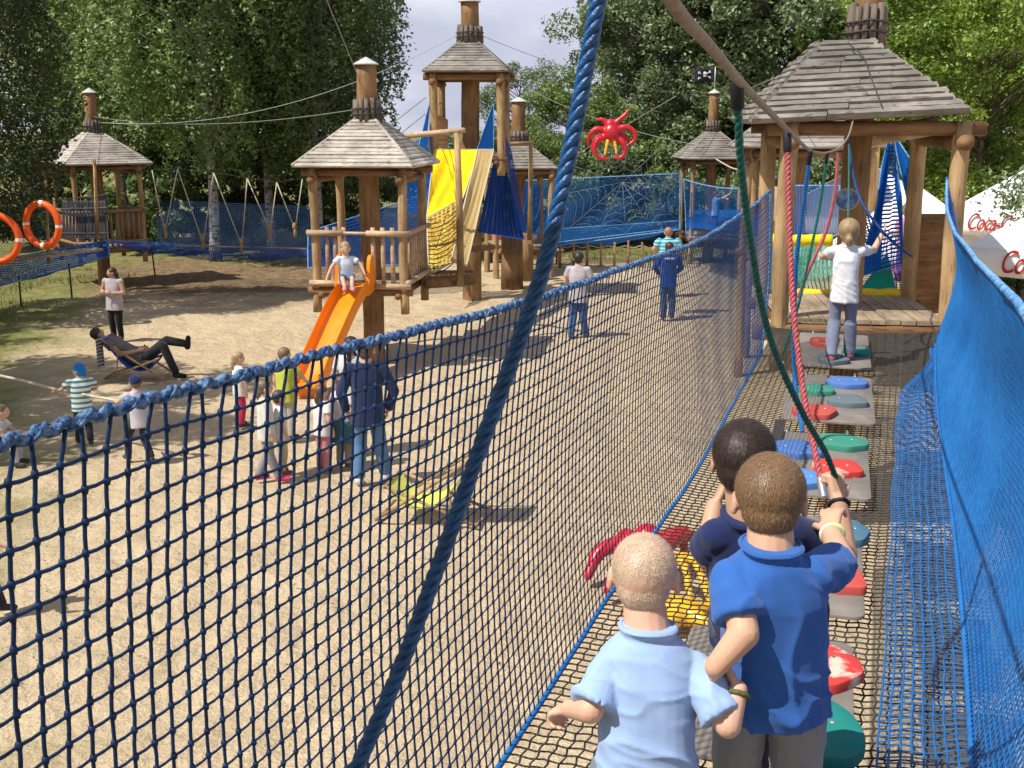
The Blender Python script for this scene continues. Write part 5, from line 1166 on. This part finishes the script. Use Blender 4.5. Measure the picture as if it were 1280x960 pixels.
for k in range(5):
    a = k*2*math.pi/5+.4; e = V3(math.cos(a), math.sin(a), 0)*.34
    for t in np.linspace(0, 1, 7)[:-1]: m.capsule(e*t, e*(t+.166), .13*(1-t*.72), .13*(1-(t+.166)*.72), 8)
me = remesh(m, .02, 3, 'star_toy'); o = bpy.data.objects.new('star_toy', me); COL.objects.link(o); me.materials.append(YV); o.location = yt; tag(o, 'yellow starfish toy lying on the sand under the walkway net', 'toy')

# ---- lifebuoys, left
OR = None
def ringmat():
    m, nt, b, out = newmat('lifebuoy_plastic'); N = nt.nodes.new; L = nt.links.new
    tc = N('ShaderNodeTexCoord'); sp = N('ShaderNodeSeparateXYZ'); L(tc.outputs['Object'], sp.inputs[0]); at_ = N('ShaderNodeMath'); at_.operation = 'ARCTAN2'; L(sp.outputs[2], at_.inputs[0]); L(sp.outputs[0], at_.inputs[1])
    d = N('ShaderNodeMath'); d.operation = 'MULTIPLY'; d.inputs[1].default_value = 2/math.pi; L(at_.outputs[0], d.inputs[0]); a2 = N('ShaderNodeMath'); a2.inputs[1].default_value = 10.08; L(d.outputs[0], a2.inputs[0]); f = N('ShaderNodeMath'); f.operation = 'FRACT'; L(a2.outputs[0], f.inputs[0])
    lt = N('ShaderNodeMath'); lt.operation = 'LESS_THAN'; lt.inputs[1].default_value = .09; L(f.outputs[0], lt.inputs[0])
    mx = N('ShaderNodeMix'); mx.data_type = 'RGBA'; mx.inputs[6].default_value = (.85, .11, .01, 1); mx.inputs[7].default_value = (.8, .78, .72, 1); L(lt.outputs[0], mx.inputs[0]); L(mx.outputs[2], b.inputs['Base Color']); b.inputs['Roughness'].default_value = .4; return m
RM = ringmat()
def ring(label, c, r, rz, asp=1.0):
    m = MB(); m.tube([(r*math.cos(a), 0, r*asp*math.sin(a)) for a in np.linspace(0, 2*math.pi, 48, endpoint=False)], .075, 12, closed=True)
    o = m.build('lifebuoy', RM); o.location = c; o.rotation_euler = (0, 0, rz); tag(o, label, 'lifebuoy', 'orange lifebuoys hung on the left bridge'); return o
ring('whole orange lifebuoy with white bands hanging on the left net bridge', P(53, 281, 24), .4, R(-14), 1.12)
ring('orange lifebuoy cut by the left edge of the picture', P(-7, 298, 23.6), .52, R(0), .95)
# ---- left net bridges
lb = 'blue net bridges on the left'
sheet('bridge_net', 'blue net wall of the left bridge behind the lifebuoys', 'net', [P(-30, 262, 25), P(134, 243, 30), P(136, 322, 30), P(-30, 365, 24.5)], N_BLUE_T, .15, (0, .3, -1), .05, 30, 14, group=lb, edge=ROPE_TAN, edger=.012, thick=0)
sheet('bridge_net', 'brighter blue lower net of the left bridge', 'net', [P(-30, 330, 25), P(136, 300, 30), P(137, 320, 30), P(-30, 366, 24)], N_BLUE_D, .25, (0, .3, -1), .04, 30, 8, group=lb, edge=NETBLUE_E, edger=.012)
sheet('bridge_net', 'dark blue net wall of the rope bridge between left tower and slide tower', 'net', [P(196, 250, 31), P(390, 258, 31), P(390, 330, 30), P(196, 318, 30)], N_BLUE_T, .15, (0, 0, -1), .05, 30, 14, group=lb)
sheet('bridge_net', 'blue lower net of the rope bridge between left tower and slide tower', 'net', [P(140, 300, 30), P(390, 312, 29.5), P(390, 322, 29), P(140, 306, 29)], N_BLUE_L, .3, (0, 0, -1), .05, 30, 8, group=lb)
m = MB(); m.box((0, 0, 0), (2.3, .5, .05)); o = m.build('bridge_plank', W_DECK, smooth=False); o.location = P(66, 318, 26.5); o.rotation_euler = (0, -.03, R(48)); tag(o, 'pale plank walkway of the left bridge below the lifebuoy', 'plank')
m = MB(); m.cyl(P(218, 307, 29.5), P(385, 311, 29.8), .022, .022, 8); tag(m.build('foot_rail', W_RAIL), 'thin horizontal bar along the rope bridge', 'rail')
# grey fence behind the ring
gf2 = empty('slat_fence', P(105, 300, 29.5), 0, 'dark grey slatted side of the bridge left of the left tower', 'fence'); m = MB()
for k in range(13): x = 78+k*4.2; m.hexa([P(x, 298, 29.4), P(x+3.2, 298, 29.4), P(x+3.2, 297, 29.45), P(x, 297, 29.45), P(x, 252, 29.4), P(x+3.2, 252, 29.4), P(x+3.2, 251, 29.45), P(x, 251, 29.45)])
m.cyl(P(76, 262, 29.3), P(134, 260, 29.3), .03, .03, 8); m.cyl(P(76, 292, 29.3), P(134, 292, 29.3), .03, .03, 8); rel(m.build('pickets', W_GREYF, gf2, smooth=False), gf2)
for k, (x, y0, y1, D) in enumerate([(57, 218, 330, 27), (118, 200, 300, 29)]):
    m = MB(); m.cyl(P(x, y0, D), P(x+4, y1, D), .045, .045, 8); tag(m.build('thin_post', W_GOLD), ('thin pale post behind the whole lifebuoy', 'thin pale post at the left side of the left tower')[k], 'post')
for k, (x, y0, y1, D) in enumerate([(25, 355, 385, 26.5), (88, 340, 372, 28), (192, 325, 345, 32.5)]):
    m = MB(); m.cyl(P(x-2, y0-10, D), P(x+2, y1, D), .022, .022, 6); tag(m.build('stake', M_DKMETAL), ('thin dark stake under the net at the far left', 'thin dark stake between the far left and the woman', 'thin dark stake right of the left tower')[k], 'stake')
# swings (V ropes)
tops = [(190, 213), (222, 211), (267, 216), (309, 223), (346, 228), (378, 224)]
bots = [(206, 291), (253, 306), (301, 309), (337, 292), (368, 290)]
for k, (b, (tl, tr)) in enumerate(zip(bots, zip(tops[:-1], tops[1:]))):
    D = 29.2+.1*k; T = empty('rope_foothold', P(b[0], b[1], D), 0, 'V-shaped yellow rope foothold over the left rope bridge, %s from the left tower' % ('first', 'second', 'third', 'fourth', 'fifth')[k], 'rope foothold', 'V-shaped rope footholds')
    m = MB(); m.tube([P(*tl, D), P(b[0]-2, b[1]-10, D)], .015, 5); m.tube([P(*tr, D), P(b[0]+2, b[1]-10, D)], .015, 5); rel(m.build('rope', ROPE_PALE, T), T)
    m = MB(); m.ball(P(b[0], b[1]-7, D), (.06, .05, .1)); m.ball(P(b[0]+1, b[1]+1, D), (.045, .045, .14)); rel(m.build('rope_knot', mat('yellow_rope', (.42, .28, .1), (.25, .16, .06)), T), T)
m = MB(); m.tube([P(x, y-.5, 29.4) for x, y in tops], .007, 5); tag(m.build('overhead_line', M_DKMETAL), 'overhead line carrying the V-shaped ropes', 'wire')

# ---- deckchairs
def deckchair(label, pos, rz, fabric, s=1.0):
    T = empty('deckchair', pos, rz, label, 'deckchair', None); wd = .28
    wm = W_POST
    # side view: x forward (feet), z up ; back frame leans back (-x)
    for y in (-wd, wd):
        m = MB(); m.cyl((.52, y, .02), (-.5, y, .72), .018, .018, 8); m.build('long_rail', wm, T)
        m = MB(); m.cyl((-.5, y*.9, .02), (.42, y*.9, .36), .018, .018, 8); m.build('seat_rail', wm, T)
        m = MB(); m.cyl((-.28, y*1.08, .02), (-.22, y*1.08, .5), .014, .014, 8); m.build('prop', wm, T)
    for p in ((.42, .36, .016), (-.5, .72, .016), (-.5, .03, .016), (.5, .03, .016)):
        m = MB(); m.cyl((p[0], -wd, p[1]), (p[0], wd, p[1]), p[2], p[2], 8); m.build('cross_bar', wm, T)
    pth = bez([(.42, 0, .37), (.2, 0, .16), (-.05, 0, .2), (-.3, 0, .45), (-.5, 0, .74)], 16)
    m = MB(); m.grid(lambda u, v: V3(np.interp(v, np.linspace(0, 1, 16), pth[:, 0]), (u-.5)*.5, np.interp(v, np.linspace(0, 1, 16), pth[:, 2])-.03*math.sin(u*math.pi)*math.sin(v*math.pi)), 8, 20)
    o = m.build('canvas_sling', fabric, T); so_ = o.modifiers.new('s', 'SOLIDIFY'); so_.thickness = .006
    T.scale = (s, s, s); return T
bc = at(173, 471); deckchair('blue canvas deckchair with the man in black trousers in it', (bc[0], bc[1], 0), R(0), cl('blue_canvas', (.02, .06, .45)), 1.0)
yc = at(543, 645); deckchair('empty yellow canvas deckchair on the sand behind the net', (yc[0], yc[1], 0), R(168), cl('yellow_canvas', (.72, .72, .12)), 1.15)
# striped cloth over the back of the blue chair
m = MB(); c = np.array([bc[0]-.55, bc[1]-.12, .74]); m.grid(lambda u, v: c+V3(-.04-.07*math.sin(u*9)*.4, (u-.5)*.3, -.02-v*.5), 10, 12); o = m.build('striped_towel', stripes('striped_cloth', (.5, .48, .48), (.08, .08, .1), .06)); 
tag(o, 'grey striped cloth hanging off the back of the blue deckchair', 'towel'); s_ = o.modifiers.new('s', 'SOLIDIFY'); s_.thickness = .02
# tug rope
m = MB(); m.tube(bez([P(-40, 462, 15.6), P(20, 474, 15.4), P(80, 489, 15.1), P(103, 493, 14.95), P(167, 505, 14.4), P(176, 507, 14.3)], 40), .022, 8); tag(m.build('tug_rope', ROPE_PALE), 'pale rope the two boys on the sand are pulling', 'rope')

# ---- back of the big tower: yellow pads, green and blue nets
def pad(label, a, b, r, sq=1.0):
    a, b = np.array(a), np.array(b); m = MB(); n = 14; pts = [a*(1-t)+b*t+V3(0, 0, .012*math.sin(t*31)) for t in np.linspace(0, 1, n)]
    m.tube(pts, [r*(.97+.06*math.sin(i*2.1)) for i in range(n)], 12, ref=(0, 0, 1)); o = m.build('padded_bar', M_YELPAD); tag(o, label, 'padded bar', 'yellow padded bars behind the deck'); return o
pad('long yellow padded bar along the back edge of the deck', P(958, 368, 13.05), P(1142, 367, 12.75), .062)
pad('upper yellow padded bar with a curved lower edge behind the left post', P(962, 301, 15.5), P(1040, 300, 15.4), .085)
sheet('tunnel_net', 'green net wall between the yellow bars behind the deck', 'net', [P(962, 308, 15.4), P(1048, 308, 15.3), P(1048, 364, 13.0), P(958, 364, 13.1)], N_GREEN, .2, (0, 1, -.3), .03, 18, 12, edge=None)
sheet('tunnel_net', 'pale green net left of the girl', 'net', [P(972, 300, 16.4), P(1045, 300, 16.4), P(1040, 352, 14.5), P(985, 352, 14.5)], netmat('pale_green_mesh', (.25, .4, .33), .05, .3), .2, (0, 1, -.3), .03)  # mesh coloured paler than the other green nets
sheet('tunnel_net', 'green net triangle right of the girl', 'net', [P(1108, 318, 13.6), P(1109, 318, 13.6), P(1120, 362, 13.0), P(1074, 364, 13.0)], N_GREEN, 0, edge=NETBLUE_E, edger=.008)
sheet('tunnel_net', 'small green net behind the girl', 'net', [P(1070, 330, 13.8), P(1108, 320, 13.8), P(1078, 362, 13.1), P(1070, 362, 13.1)], N_GREEN, .05, (0, 1, 0))
bn = 'blue nets hanging behind the big tower'
sheet('hanging_net', 'tall bright blue net rising to a point at the back of the big tower', 'net', [P(1112, 165, 13.4), P(1118, 165, 13.4), P(1132, 330, 13.3), P(1076, 345, 13.3)], N_BLUE_D, .06, (0, 1, 0), .05, 24, 30, group=bn, edge=NETBLUE_E, edger=.009)
sheet('hanging_net', 'blue net triangle from the peak down to the right posts', 'net', [P(1116, 165, 13.4), P(1117, 165, 13.4), P(1152, 225, 13.0), P(1150, 330, 13.0)], N_BLUE, .03, (0, 1, 0), .02, 24, 24, group=bn, edge=NETBLUE_E, edger=.01)
sheet('hanging_net', 'blue net gathered right behind the trunk of the big tower', 'net', [P(1062, 180, 13.1), P(1078, 230, 13.1), P(1098, 330, 13.1), P(1074, 340, 13.1)], N_BLUE_D, .05, (0, 1, 0), .05, 16, 24, group=bn)
sheet('hanging_net', 'purple net behind the right side of the deck', 'net', [P(1096, 290, 14.6), P(1150, 285, 14.6), P(1150, 362, 13.3), P(1096, 362, 13.3)], netmat('violet_mesh', (.08, .05, .22), .05, .35), .1, (0, 1, 0), .05)  # mesh coloured an even violet
m = MB(); m.box(P(1163, 330, 12.9), (.3, .04, 1.15)); m.box(P(1160, 350, 12.95), (.34, .05, .08)); o = m.build('plank_wall', W_DARK, smooth=False); tag(o, 'brown plank panel between the right posts of the big tower', 'panel')
# low cross rail / hidden far log
m = MB(); m.cyl(P(1040, 182, 19), P(1112, 176, 19.2), .1, .1, 12); tag(m.build('log_beam', W_RAIL), 'pale log beam seen under the eave of the big tower', 'beam')
m = MB(); m.cyl(P(1092, 172, 19.2), P(1086, 262, 19.2), .12, .12, 12); tag(m.build('far_post', W_GOLD), 'pale post behind the blue net of the big tower', 'post')

# ---- parasols with red script
M_CANV = mat('white_canvas', (.85, .85, .84), (.78, .78, .78), rough=.8, scale=3, bump=.2, bscale=5, bdist=.03)
REDP = mat('red_print', (.45, .03, .03), (.38, .02, .02), rough=.7)
def parasol(label, c, half, ze, za, rz, text=True, tsz=.34, sides=(0,), tz=0.0, tx=0.0):
    T = empty('parasol', (c[0], c[1], 0), rz, label, 'parasol', 'white parasols')
    m = MB(); n = 8; rows = []
    for k in range(n+1):
        t = k/n; w_ = half*(1-t)+.05*t; z = ze+(za-ze)*(t**.96); rows.append(np.array([(sx*w_, sy*w_, z) for sx, sy in ((-1, -1), (1, -1), (1, 1), (-1, 1))]))
    m.loft(rows); val = .3
    o = m.build('canopy', M_CANV, T, smooth=False)
    for s in range(4):
        a = s*math.pi/2; ex = V3(math.cos(a), math.sin(a), 0); oo = V3(math.sin(a), -math.cos(a), 0)
        m = MB(); m.grid(lambda u, v: ex*(u-.5)*2*half+oo*(half+.01+.015*math.sin(u*25)*v)+V3(0, 0, ze+.01-v*val), 24, 3); vo = m.build('valance', M_CANV, T); sl_ = vo.modifiers.new('s', 'SOLIDIFY'); sl_.thickness = .006
        if text and s in sides:
            cu = bpy.data.curves.new('lettering', 'FONT'); cu.body = 'Coca-Cola'; cu.size = tsz; cu.shear = .38; cu.align_x = 'CENTER'; cu.space_character = .88; cu.extrude = .004; cu.fill_mode = 'BOTH'
            to = bpy.data.objects.new('lettering', cu); COL.objects.link(to); dg = bpy.context.evaluated_depsgraph_get(); me = bpy.data.meshes.new_from_object(to.evaluated_get(dg)); bpy.data.objects.remove(to); me.materials.clear(); me.materials.append(REDP)
            lo = bpy.data.objects.new('lettering', me); COL.objects.link(lo); lo.parent = T; p = oo*(half+.045)+ex*tx+V3(0, 0, ze-val*.8+tz); lo.location = p; lo.rotation_euler = (R(90), 0, a); lo.scale = (.62, 1, 1)
    m = MB(); m.cyl((0, 0, 0), (0, 0, za+.05), .03, .03, 10); m.build('pole', M_METAL, T)
parasol('white parasol with red drinks lettering, farther one right of the right post', P(1335, 300, 17.5), 1.45, 3.0, 4.05, R(-40), tsz=.36, sides=(0,), tz=.03, tx=-.66)
parasol('nearest white parasol with large red lettering at the right edge', P(1372, 300, 12.4), 1.05, 3.04, 3.72, R(-44), tsz=.36, sides=(0,), tz=-.0, tx=-.2)
parasol('white parasol seen behind the blue nets of the big tower', P(1080, 250, 21), 1.5, 2.75, 3.62, R(-20), tsz=.3, sides=(0,))
parasol('lower white parasol seen between the right posts of the big tower', P(1140, 290, 18.5), 1.2, 2.35, 3.35, R(-30), tsz=.3, sides=(0, 3))

# ================================================================== TREES
L_DARK = leafmat('dark_leaf', (.26, .35, .13), (.09, .14, .05), (.15, .22, .08))
L_BIRCH = leafmat('birch_leaf', (.38, .5, .16), (.13, .2, .06), (.22, .32, .1))
L_GREY = leafmat('grey_green_leaf', (.38, .44, .26), (.12, .17, .07), (.22, .29, .13))
L_MID = leafmat('mid_green_leaf', (.32, .44, .13), (.1, .16, .04), (.19, .28, .07))
L_BRIGHT = leafmat('bright_green_leaf', (.4, .52, .09), (.11, .18, .03), (.22, .33, .05))
BARK = mat('brown_bark', (.16, .12, .085), (.07, .05, .035), rough=.9, scale=6, stretch=(1, 1, .25), bump=.6, bdist=.03)
BIRCHB = mat('birch_bark', (.42, .4, .36), (.06, .05, .045), rough=.8, scale=5, stretch=(1, 1, 2.5), contrast=(.4, .5))
def leafquads(c, size, up=.35, nrm=None):
    k = len(c); n = RNG.normal(0, 1, (k, 3)); n[:, 2] = np.abs(n[:, 2])+up
    if nrm is not None: n += nrm*1.0
    n /= np.linalg.norm(n, axis=1)[:, None]; r = RNG.normal(0, 1, (k, 3)); a = np.cross(n, r); a /= np.linalg.norm(a, axis=1)[:, None]; b = np.cross(n, a)
    s = size*RNG.uniform(.6, 1.3, (k, 1)); v = np.stack([c-a*s, c-b*s*.55+n*s*.12, c+a*s, c+b*s*.55+n*s*.12], 1).reshape(-1, 3)
    return v, np.arange(4*k).reshape(-1, 4)
def limbs(mb, H, base, ends, r):
    zz = np.linspace(0, 1, 14); w = [noise.noise(Vector((z*3, H, 0)))*.35 for z in zz]
    mb.tube([(w[i]*z*1.5, w[-1-i]*z, -.2+z*(H*.93)) for i, z in enumerate(zz)], [r*(1-.88*z)*(1.25 if i == 0 else 1) for i, z in enumerate(zz)], 10)
    for e in ends:
        e = np.array(e); z0 = max(base*.8, e[2]-.5*math.hypot(e[0], e[1])-.3); st = V3(0, 0, z0)
        mb.tube(bez([st, st*.5+e*.5+V3(0, 0, .1), e], 8), np.linspace(r*.34*(1-z0/H*.6), .012, 8), 6)
def crown_broad(H, Wd, base, nclump, nleaf, size, seed, flat=.75, gap=.1):
    rs = np.random.default_rng(seed); C_ = []; ends = []
    hz = (H-base)/2
    for i in range(nclump):
        u = rs.normal(0, 1, 3); u /= np.linalg.norm(u); rr = rs.uniform(.45, 1)**.6
        p = V3(u[0]*Wd/2*rr, u[1]*Wd/2*rr, base+hz+u[2]*hz*rr)
        if p[2] < base+hz: p[:2] *= .85
        ends.append(p); cr_ = rs.uniform(.10, .2)*Wd*.62; k = int(nleaf*rs.uniform(.6, 1.4)); d = rs.normal(0, 1, (k, 3)); d /= np.linalg.norm(d, axis=1)[:, None]; d *= (rs.uniform(.35, 1, (k, 1))**.7)*cr_; d[:, 2] *= flat
        d += rs.normal(0, .06, (k, 3))
        C_.append(p+d)
    c = np.concatenate(C_); return c, ends
def crown_birch(H, Wd, base, nstr, seed):
    rs = np.random.default_rng(seed); C_ = []; ends = []
    for i in range(nstr):
        t = rs.uniform(0, 1)**.8; z = base+1.2+(H-base-1.2)*t; prof = math.sin(math.pi*min(1, .25+.75*(1-t)))**.6; a = rs.uniform(0, 6.283); rr = Wd/2*prof*rs.uniform(.25, 1)**.5
        top = V3(math.cos(a)*rr, math.sin(a)*rr, z); ln = rs.uniform(.8, 2.8)*(.5+.5*rr/(Wd/2)); k = int(ln*42)
        if i % 6 == 0: ends.append(top)
        s = rs.uniform(0, 1, k); sway = rs.normal(0, .25, 2)
        p = top[None]+np.stack([sway[0]*s+.15*math.cos(a)*s, sway[1]*s+.15*math.sin(a)*s, -ln*s+.2], 1)+rs.normal(0, .1, (k, 3))
        p = p[p[:, 2] > base-.6]; C_.append(p)
    return np.concatenate(C_), ends
def crown_column(H, Wd, base, n, seed):
    rs = np.random.default_rng(seed); t = rs.uniform(0, 1, n); z = base+(H-base)*t; prof = np.minimum(1, (1-t)*2.2+.05)**.6*np.minimum(1, .5+t*4)
    a = rs.uniform(0, 6.283, n); lump = 1+.16*np.sin(a*3+z*1.7)+.12*np.sin(a*5-z*2.6); rr = Wd/2*prof*lump*(1-.35*rs.uniform(0, 1, n)**2.2)
    return np.stack([np.cos(a)*rr, np.sin(a)*rr, z], 1)+rs.normal(0, .07, (n, 3)), [V3(math.cos(k)*Wd*.3, math.sin(k)*Wd*.3, base+(H-base)*k/9) for k in range(1, 8)]
PROTO = {}
def tree(kind, label, x, y, s=1.0, rz=0, sz=1.0, leaf=None, cat='tree', group=None, name=None):
    if kind not in PROTO:
        if kind == 'birch': H, b_, c, r, lm, bk, sz_ = 13, 2.0, *crown_birch(13, 7.2, 2.0, 520, 3), None, None, None
        spec = dict(birch=(13, 2.2, lambda: crown_birch(13, 7.4, 2.2, 800, 3), .17, L_BIRCH, BIRCHB, .075), birchb=(12, 2.0, lambda: crown_birch(12, 6.4, 1.8, 760, 8), .15, L_DARK, BIRCHB, .075),
            broad=(12.5, 1.4, lambda: crown_broad(12.5, 9, 1.4, 95, 420, .1, 4), .24, L_GREY, BARK, .095), broadb=(11, 1.0, lambda: crown_broad(11, 8, .9, 85, 430, .1, 9), .22, L_MID, BARK, .09),
            bright=(9.5, .8, lambda: crown_broad(9.5, 6.5, .8, 105, 900, .1, 12), .09, L_BRIGHT, BARK, .058), shrub=(3.4, .1, lambda: crown_broad(3.4, 4.2, .1, 34, 360, .1, 15), .07, L_DARK, BARK, .08),
            dark=(11, .2, lambda: crown_column(11, 4.3, 1.7, 46000, 20), .2, L_DARK, BARK, .06), sparse=(11, 2.2, lambda: crown_broad(11, 7.5, 2.2, 80, 230, .1, 31), .2, L_GREY, BARK, .09))[kind]
        H, base, fn, r, lm, bk, ls = spec; c, ends = fn(); v, f = leafquads(c, ls); me = MB().add(v, [f]).mesh('crown', False); me.materials.append(lm)
        m = MB(); limbs(m, H, base, ends if len(ends) < 110 else ends[:110], r); mt = m.mesh('trunk'); mt.materials.append(bk); PROTO[kind] = (me, mt)
    me, mt = PROTO[kind]
    T = empty(name or ('birch_tree' if 'birch' in kind else 'shrub' if kind == 'shrub' else 'tree'), (x, y, 0), rz, label, cat, group); T.scale = (s, s, s*sz)
    c = bpy.data.objects.new('crown', me); COL.objects.link(c); c.parent = T; t = bpy.data.objects.new('trunk', mt); COL.objects.link(t); t.parent = T
    if leaf: c.material_slots[0].link = 'OBJECT'; c.material_slots[0].material = leaf
    return T
def X(px, D): return P(px, 200, D)[0]
tree('dark', 'very dark dense tree filling the top left corner', X(-58, 25), 25.5, .95, .4, 1.1, leaf=leafmat('olive_dark_leaf', (.11, .13, .03), (.03, .038, .012), (.06, .075, .02)))
tree('birch', 'birch with white trunk behind the V-shaped ropes', X(262, 36), 36, 1.05, .5)
tree('birch', 'bright green drooping birch right of the dark corner tree', X(150, 40), 40, 1.0, 2.0, leaf=L_MID)
tree('birchb', 'dark birch with hanging branch tips left of the sky gap', X(395, 37), 37, 1.0, 1.2)
tree('birchb', 'dark birch behind the slide tower roof', X(335, 39), 39, 1.1, 3.0)
tree('birch', 'birch standing farther back between left tower and white trunk', X(205, 45), 45, 1.15, 4.0)
tree('birchb', 'farther dark birch filling between the two dark ones', X(375, 46), 46, 1.15, 5.1)
tree('birch', 'far birch behind the dark corner tree', X(70, 47), 47, 1.1, 1.9, leaf=L_MID)
tree('birchb', 'far dark birch behind the white trunk', X(290, 50), 50, 1.2, 2.6)
for k, (px, D, s) in enumerate([(100, 41, 1.1), (180, 38.5, .9), (240, 42, 1.15), (310, 41, 1.0), (380, 42, 1.1), (440, 41, .8), (30, 40, 1.1)]):
    tree('shrub', ('dark shrub behind the slatted side of the left tower', 'low dark shrub behind the first V-shaped rope', 'dark shrub behind the white birch trunk', 'dark shrub under the third V-shaped rope', 'dark shrub left of the slide tower', 'low dark shrub seen through the slide tower', 'dark shrub behind the whole lifebuoy')[k], X(px, D), D, s, k*1.3, cat='shrub', group='shrubs under the left trees')
tree('sparse', 'round grey-green tree alone against the sky behind the tallest tower', X(652, 52), 52, .66, .3, .98)
tree('broad', 'tall grey-green tree behind the foreground blue rope', X(812, 47), 47, .9, .9)
tree('broadb', 'mid green bushy tree left of the red octopus', X(722, 43), 43, .6, 2.1)
tree('broad', 'tall grey-green tree behind the red octopus', X(862, 45), 45, 1.0, 2.4)
tree('broad', 'tall tree behind the flag tower', X(930, 47), 47, 1.1, 3.9)
tree('broadb', 'tall mid green tree left of the big tower roof', X(985, 42), 42, 1.2, .2, leaf=L_GREY)
tree('broad', 'tall tree hidden behind the big tower roof', X(1060, 46), 46, 1.15, 5.0)
tree('broadb', 'tall mid green tree above the right slope of the big tower roof', X(1135, 40), 40, 1.25, 1.0)
tree('bright', 'bright yellow-green tree at the right edge', X(1235, 27), 27.5, 1.05, .6)
tree('bright', 'bright yellow-green tree right of the big tower, farther back', X(1195, 34), 34, 1.05, 2.6)
tree('broadb', 'darker tree behind the parasols at the right', X(1290, 38), 38, 1.15, 3.2)
for k, (px, D, s) in enumerate([(690, 40, .8), (735, 41, .95), (780, 41.5, 1.0), (830, 41, 1.0), (880, 42, .95), (930, 40, 1.0), (985, 38, 1.0), (1040, 36, 1.0), (1100, 36, 1.0), (1160, 33, 1.1), (1225, 31, 1.1), (1290, 29, 1.1)]):
    lab = ['behind the small log tower', 'left of the rope spider web', 'behind the rope spider web', 'right of the rope spider web', 'behind the flag tower', 'between flag tower and big tower', 'behind the left post of the big tower', 'behind the central trunk of the big tower', 'behind the tall blue net', 'behind the right post of the big tower', 'behind the farther lettered parasol', 'behind the nearest parasol'][k]
    tree('shrub', 'green shrub ' + lab, X(px, D), D, s, k*.9, 1.0+.25*math.sin(k), leaf=L_GREY if k % 2 else L_MID, cat='shrub', group='shrubs along the far hedge')
for k, (px, D, s) in enumerate([(500, 58, 1.0), (560, 62, 1.1), (610, 58, 1.0)]): tree('shrub', 'distant shrub %s' % ('left of the tallest tower', 'behind the tallest tower trunk', 'right of the tallest tower trunk')[k], X(px, D), D, s, k, leaf=L_GREY, cat='shrub', group='distant shrubs')
# trees standing left of the frame that throw the shade over the lawn
tree('broad', 'tree outside the left edge shading the sand by the striped boy', -12.6, 14.6, .9, 1.0)
tree('birch', 'birch outside the left edge shading the lawn', -19.5, 19.5, .9, 2.0)
tree('broadb', 'tree outside the left edge shading the lower lawn', -14.2, 8.5, .55, 3.0)
# leafy branch reaching over the parasols
bc_ = P(1290, 205, 13); T = empty('leafy_branch', bc_, 0, 'leafy branch hanging over the parasols at the right edge', 'branch')
m = MB(); ends = [P(1262, 225, 12.8), P(1248, 240, 12.6), P(1270, 250, 12.7), P(1285, 262, 12.6), P(1255, 262, 12.9)]
for e in ends: m.tube(bez([P(1340, 170, 13.4), (P(1340, 170, 13.4)+e)/2+V3(0, 0, .1), e], 8), np.linspace(.02, .004, 8), 5)
rel(m.build('twig', BARK, T), T)
c = np.concatenate([e+V3(.1, 0, .02)+RNG.normal(0, .13, (130, 3))*V3(1.3, 1, .7) for e in ends]); v, f = leafquads(c, .035); rel(MB().add(v, [f]).build('leaves', L_GREY, T, smooth=False), T)

# pebbles, twigs and dry leaves strewn on the sand
k = 2600; x = RNG.uniform(-11, 7, k); y = RNG.uniform(8, 30, k); v, f = leafquads(np.stack([x, y, np.full(k, .012)], 1), .018, up=3); o = MB().add(v, [f]).build('leaf_litter', mat('dry_leaf', (.22, .15, .08), (.08, .055, .03), scale=3), smooth=False); tag(o, 'dry leaves and chips strewn over the sand', 'leaf litter', kind='stuff')
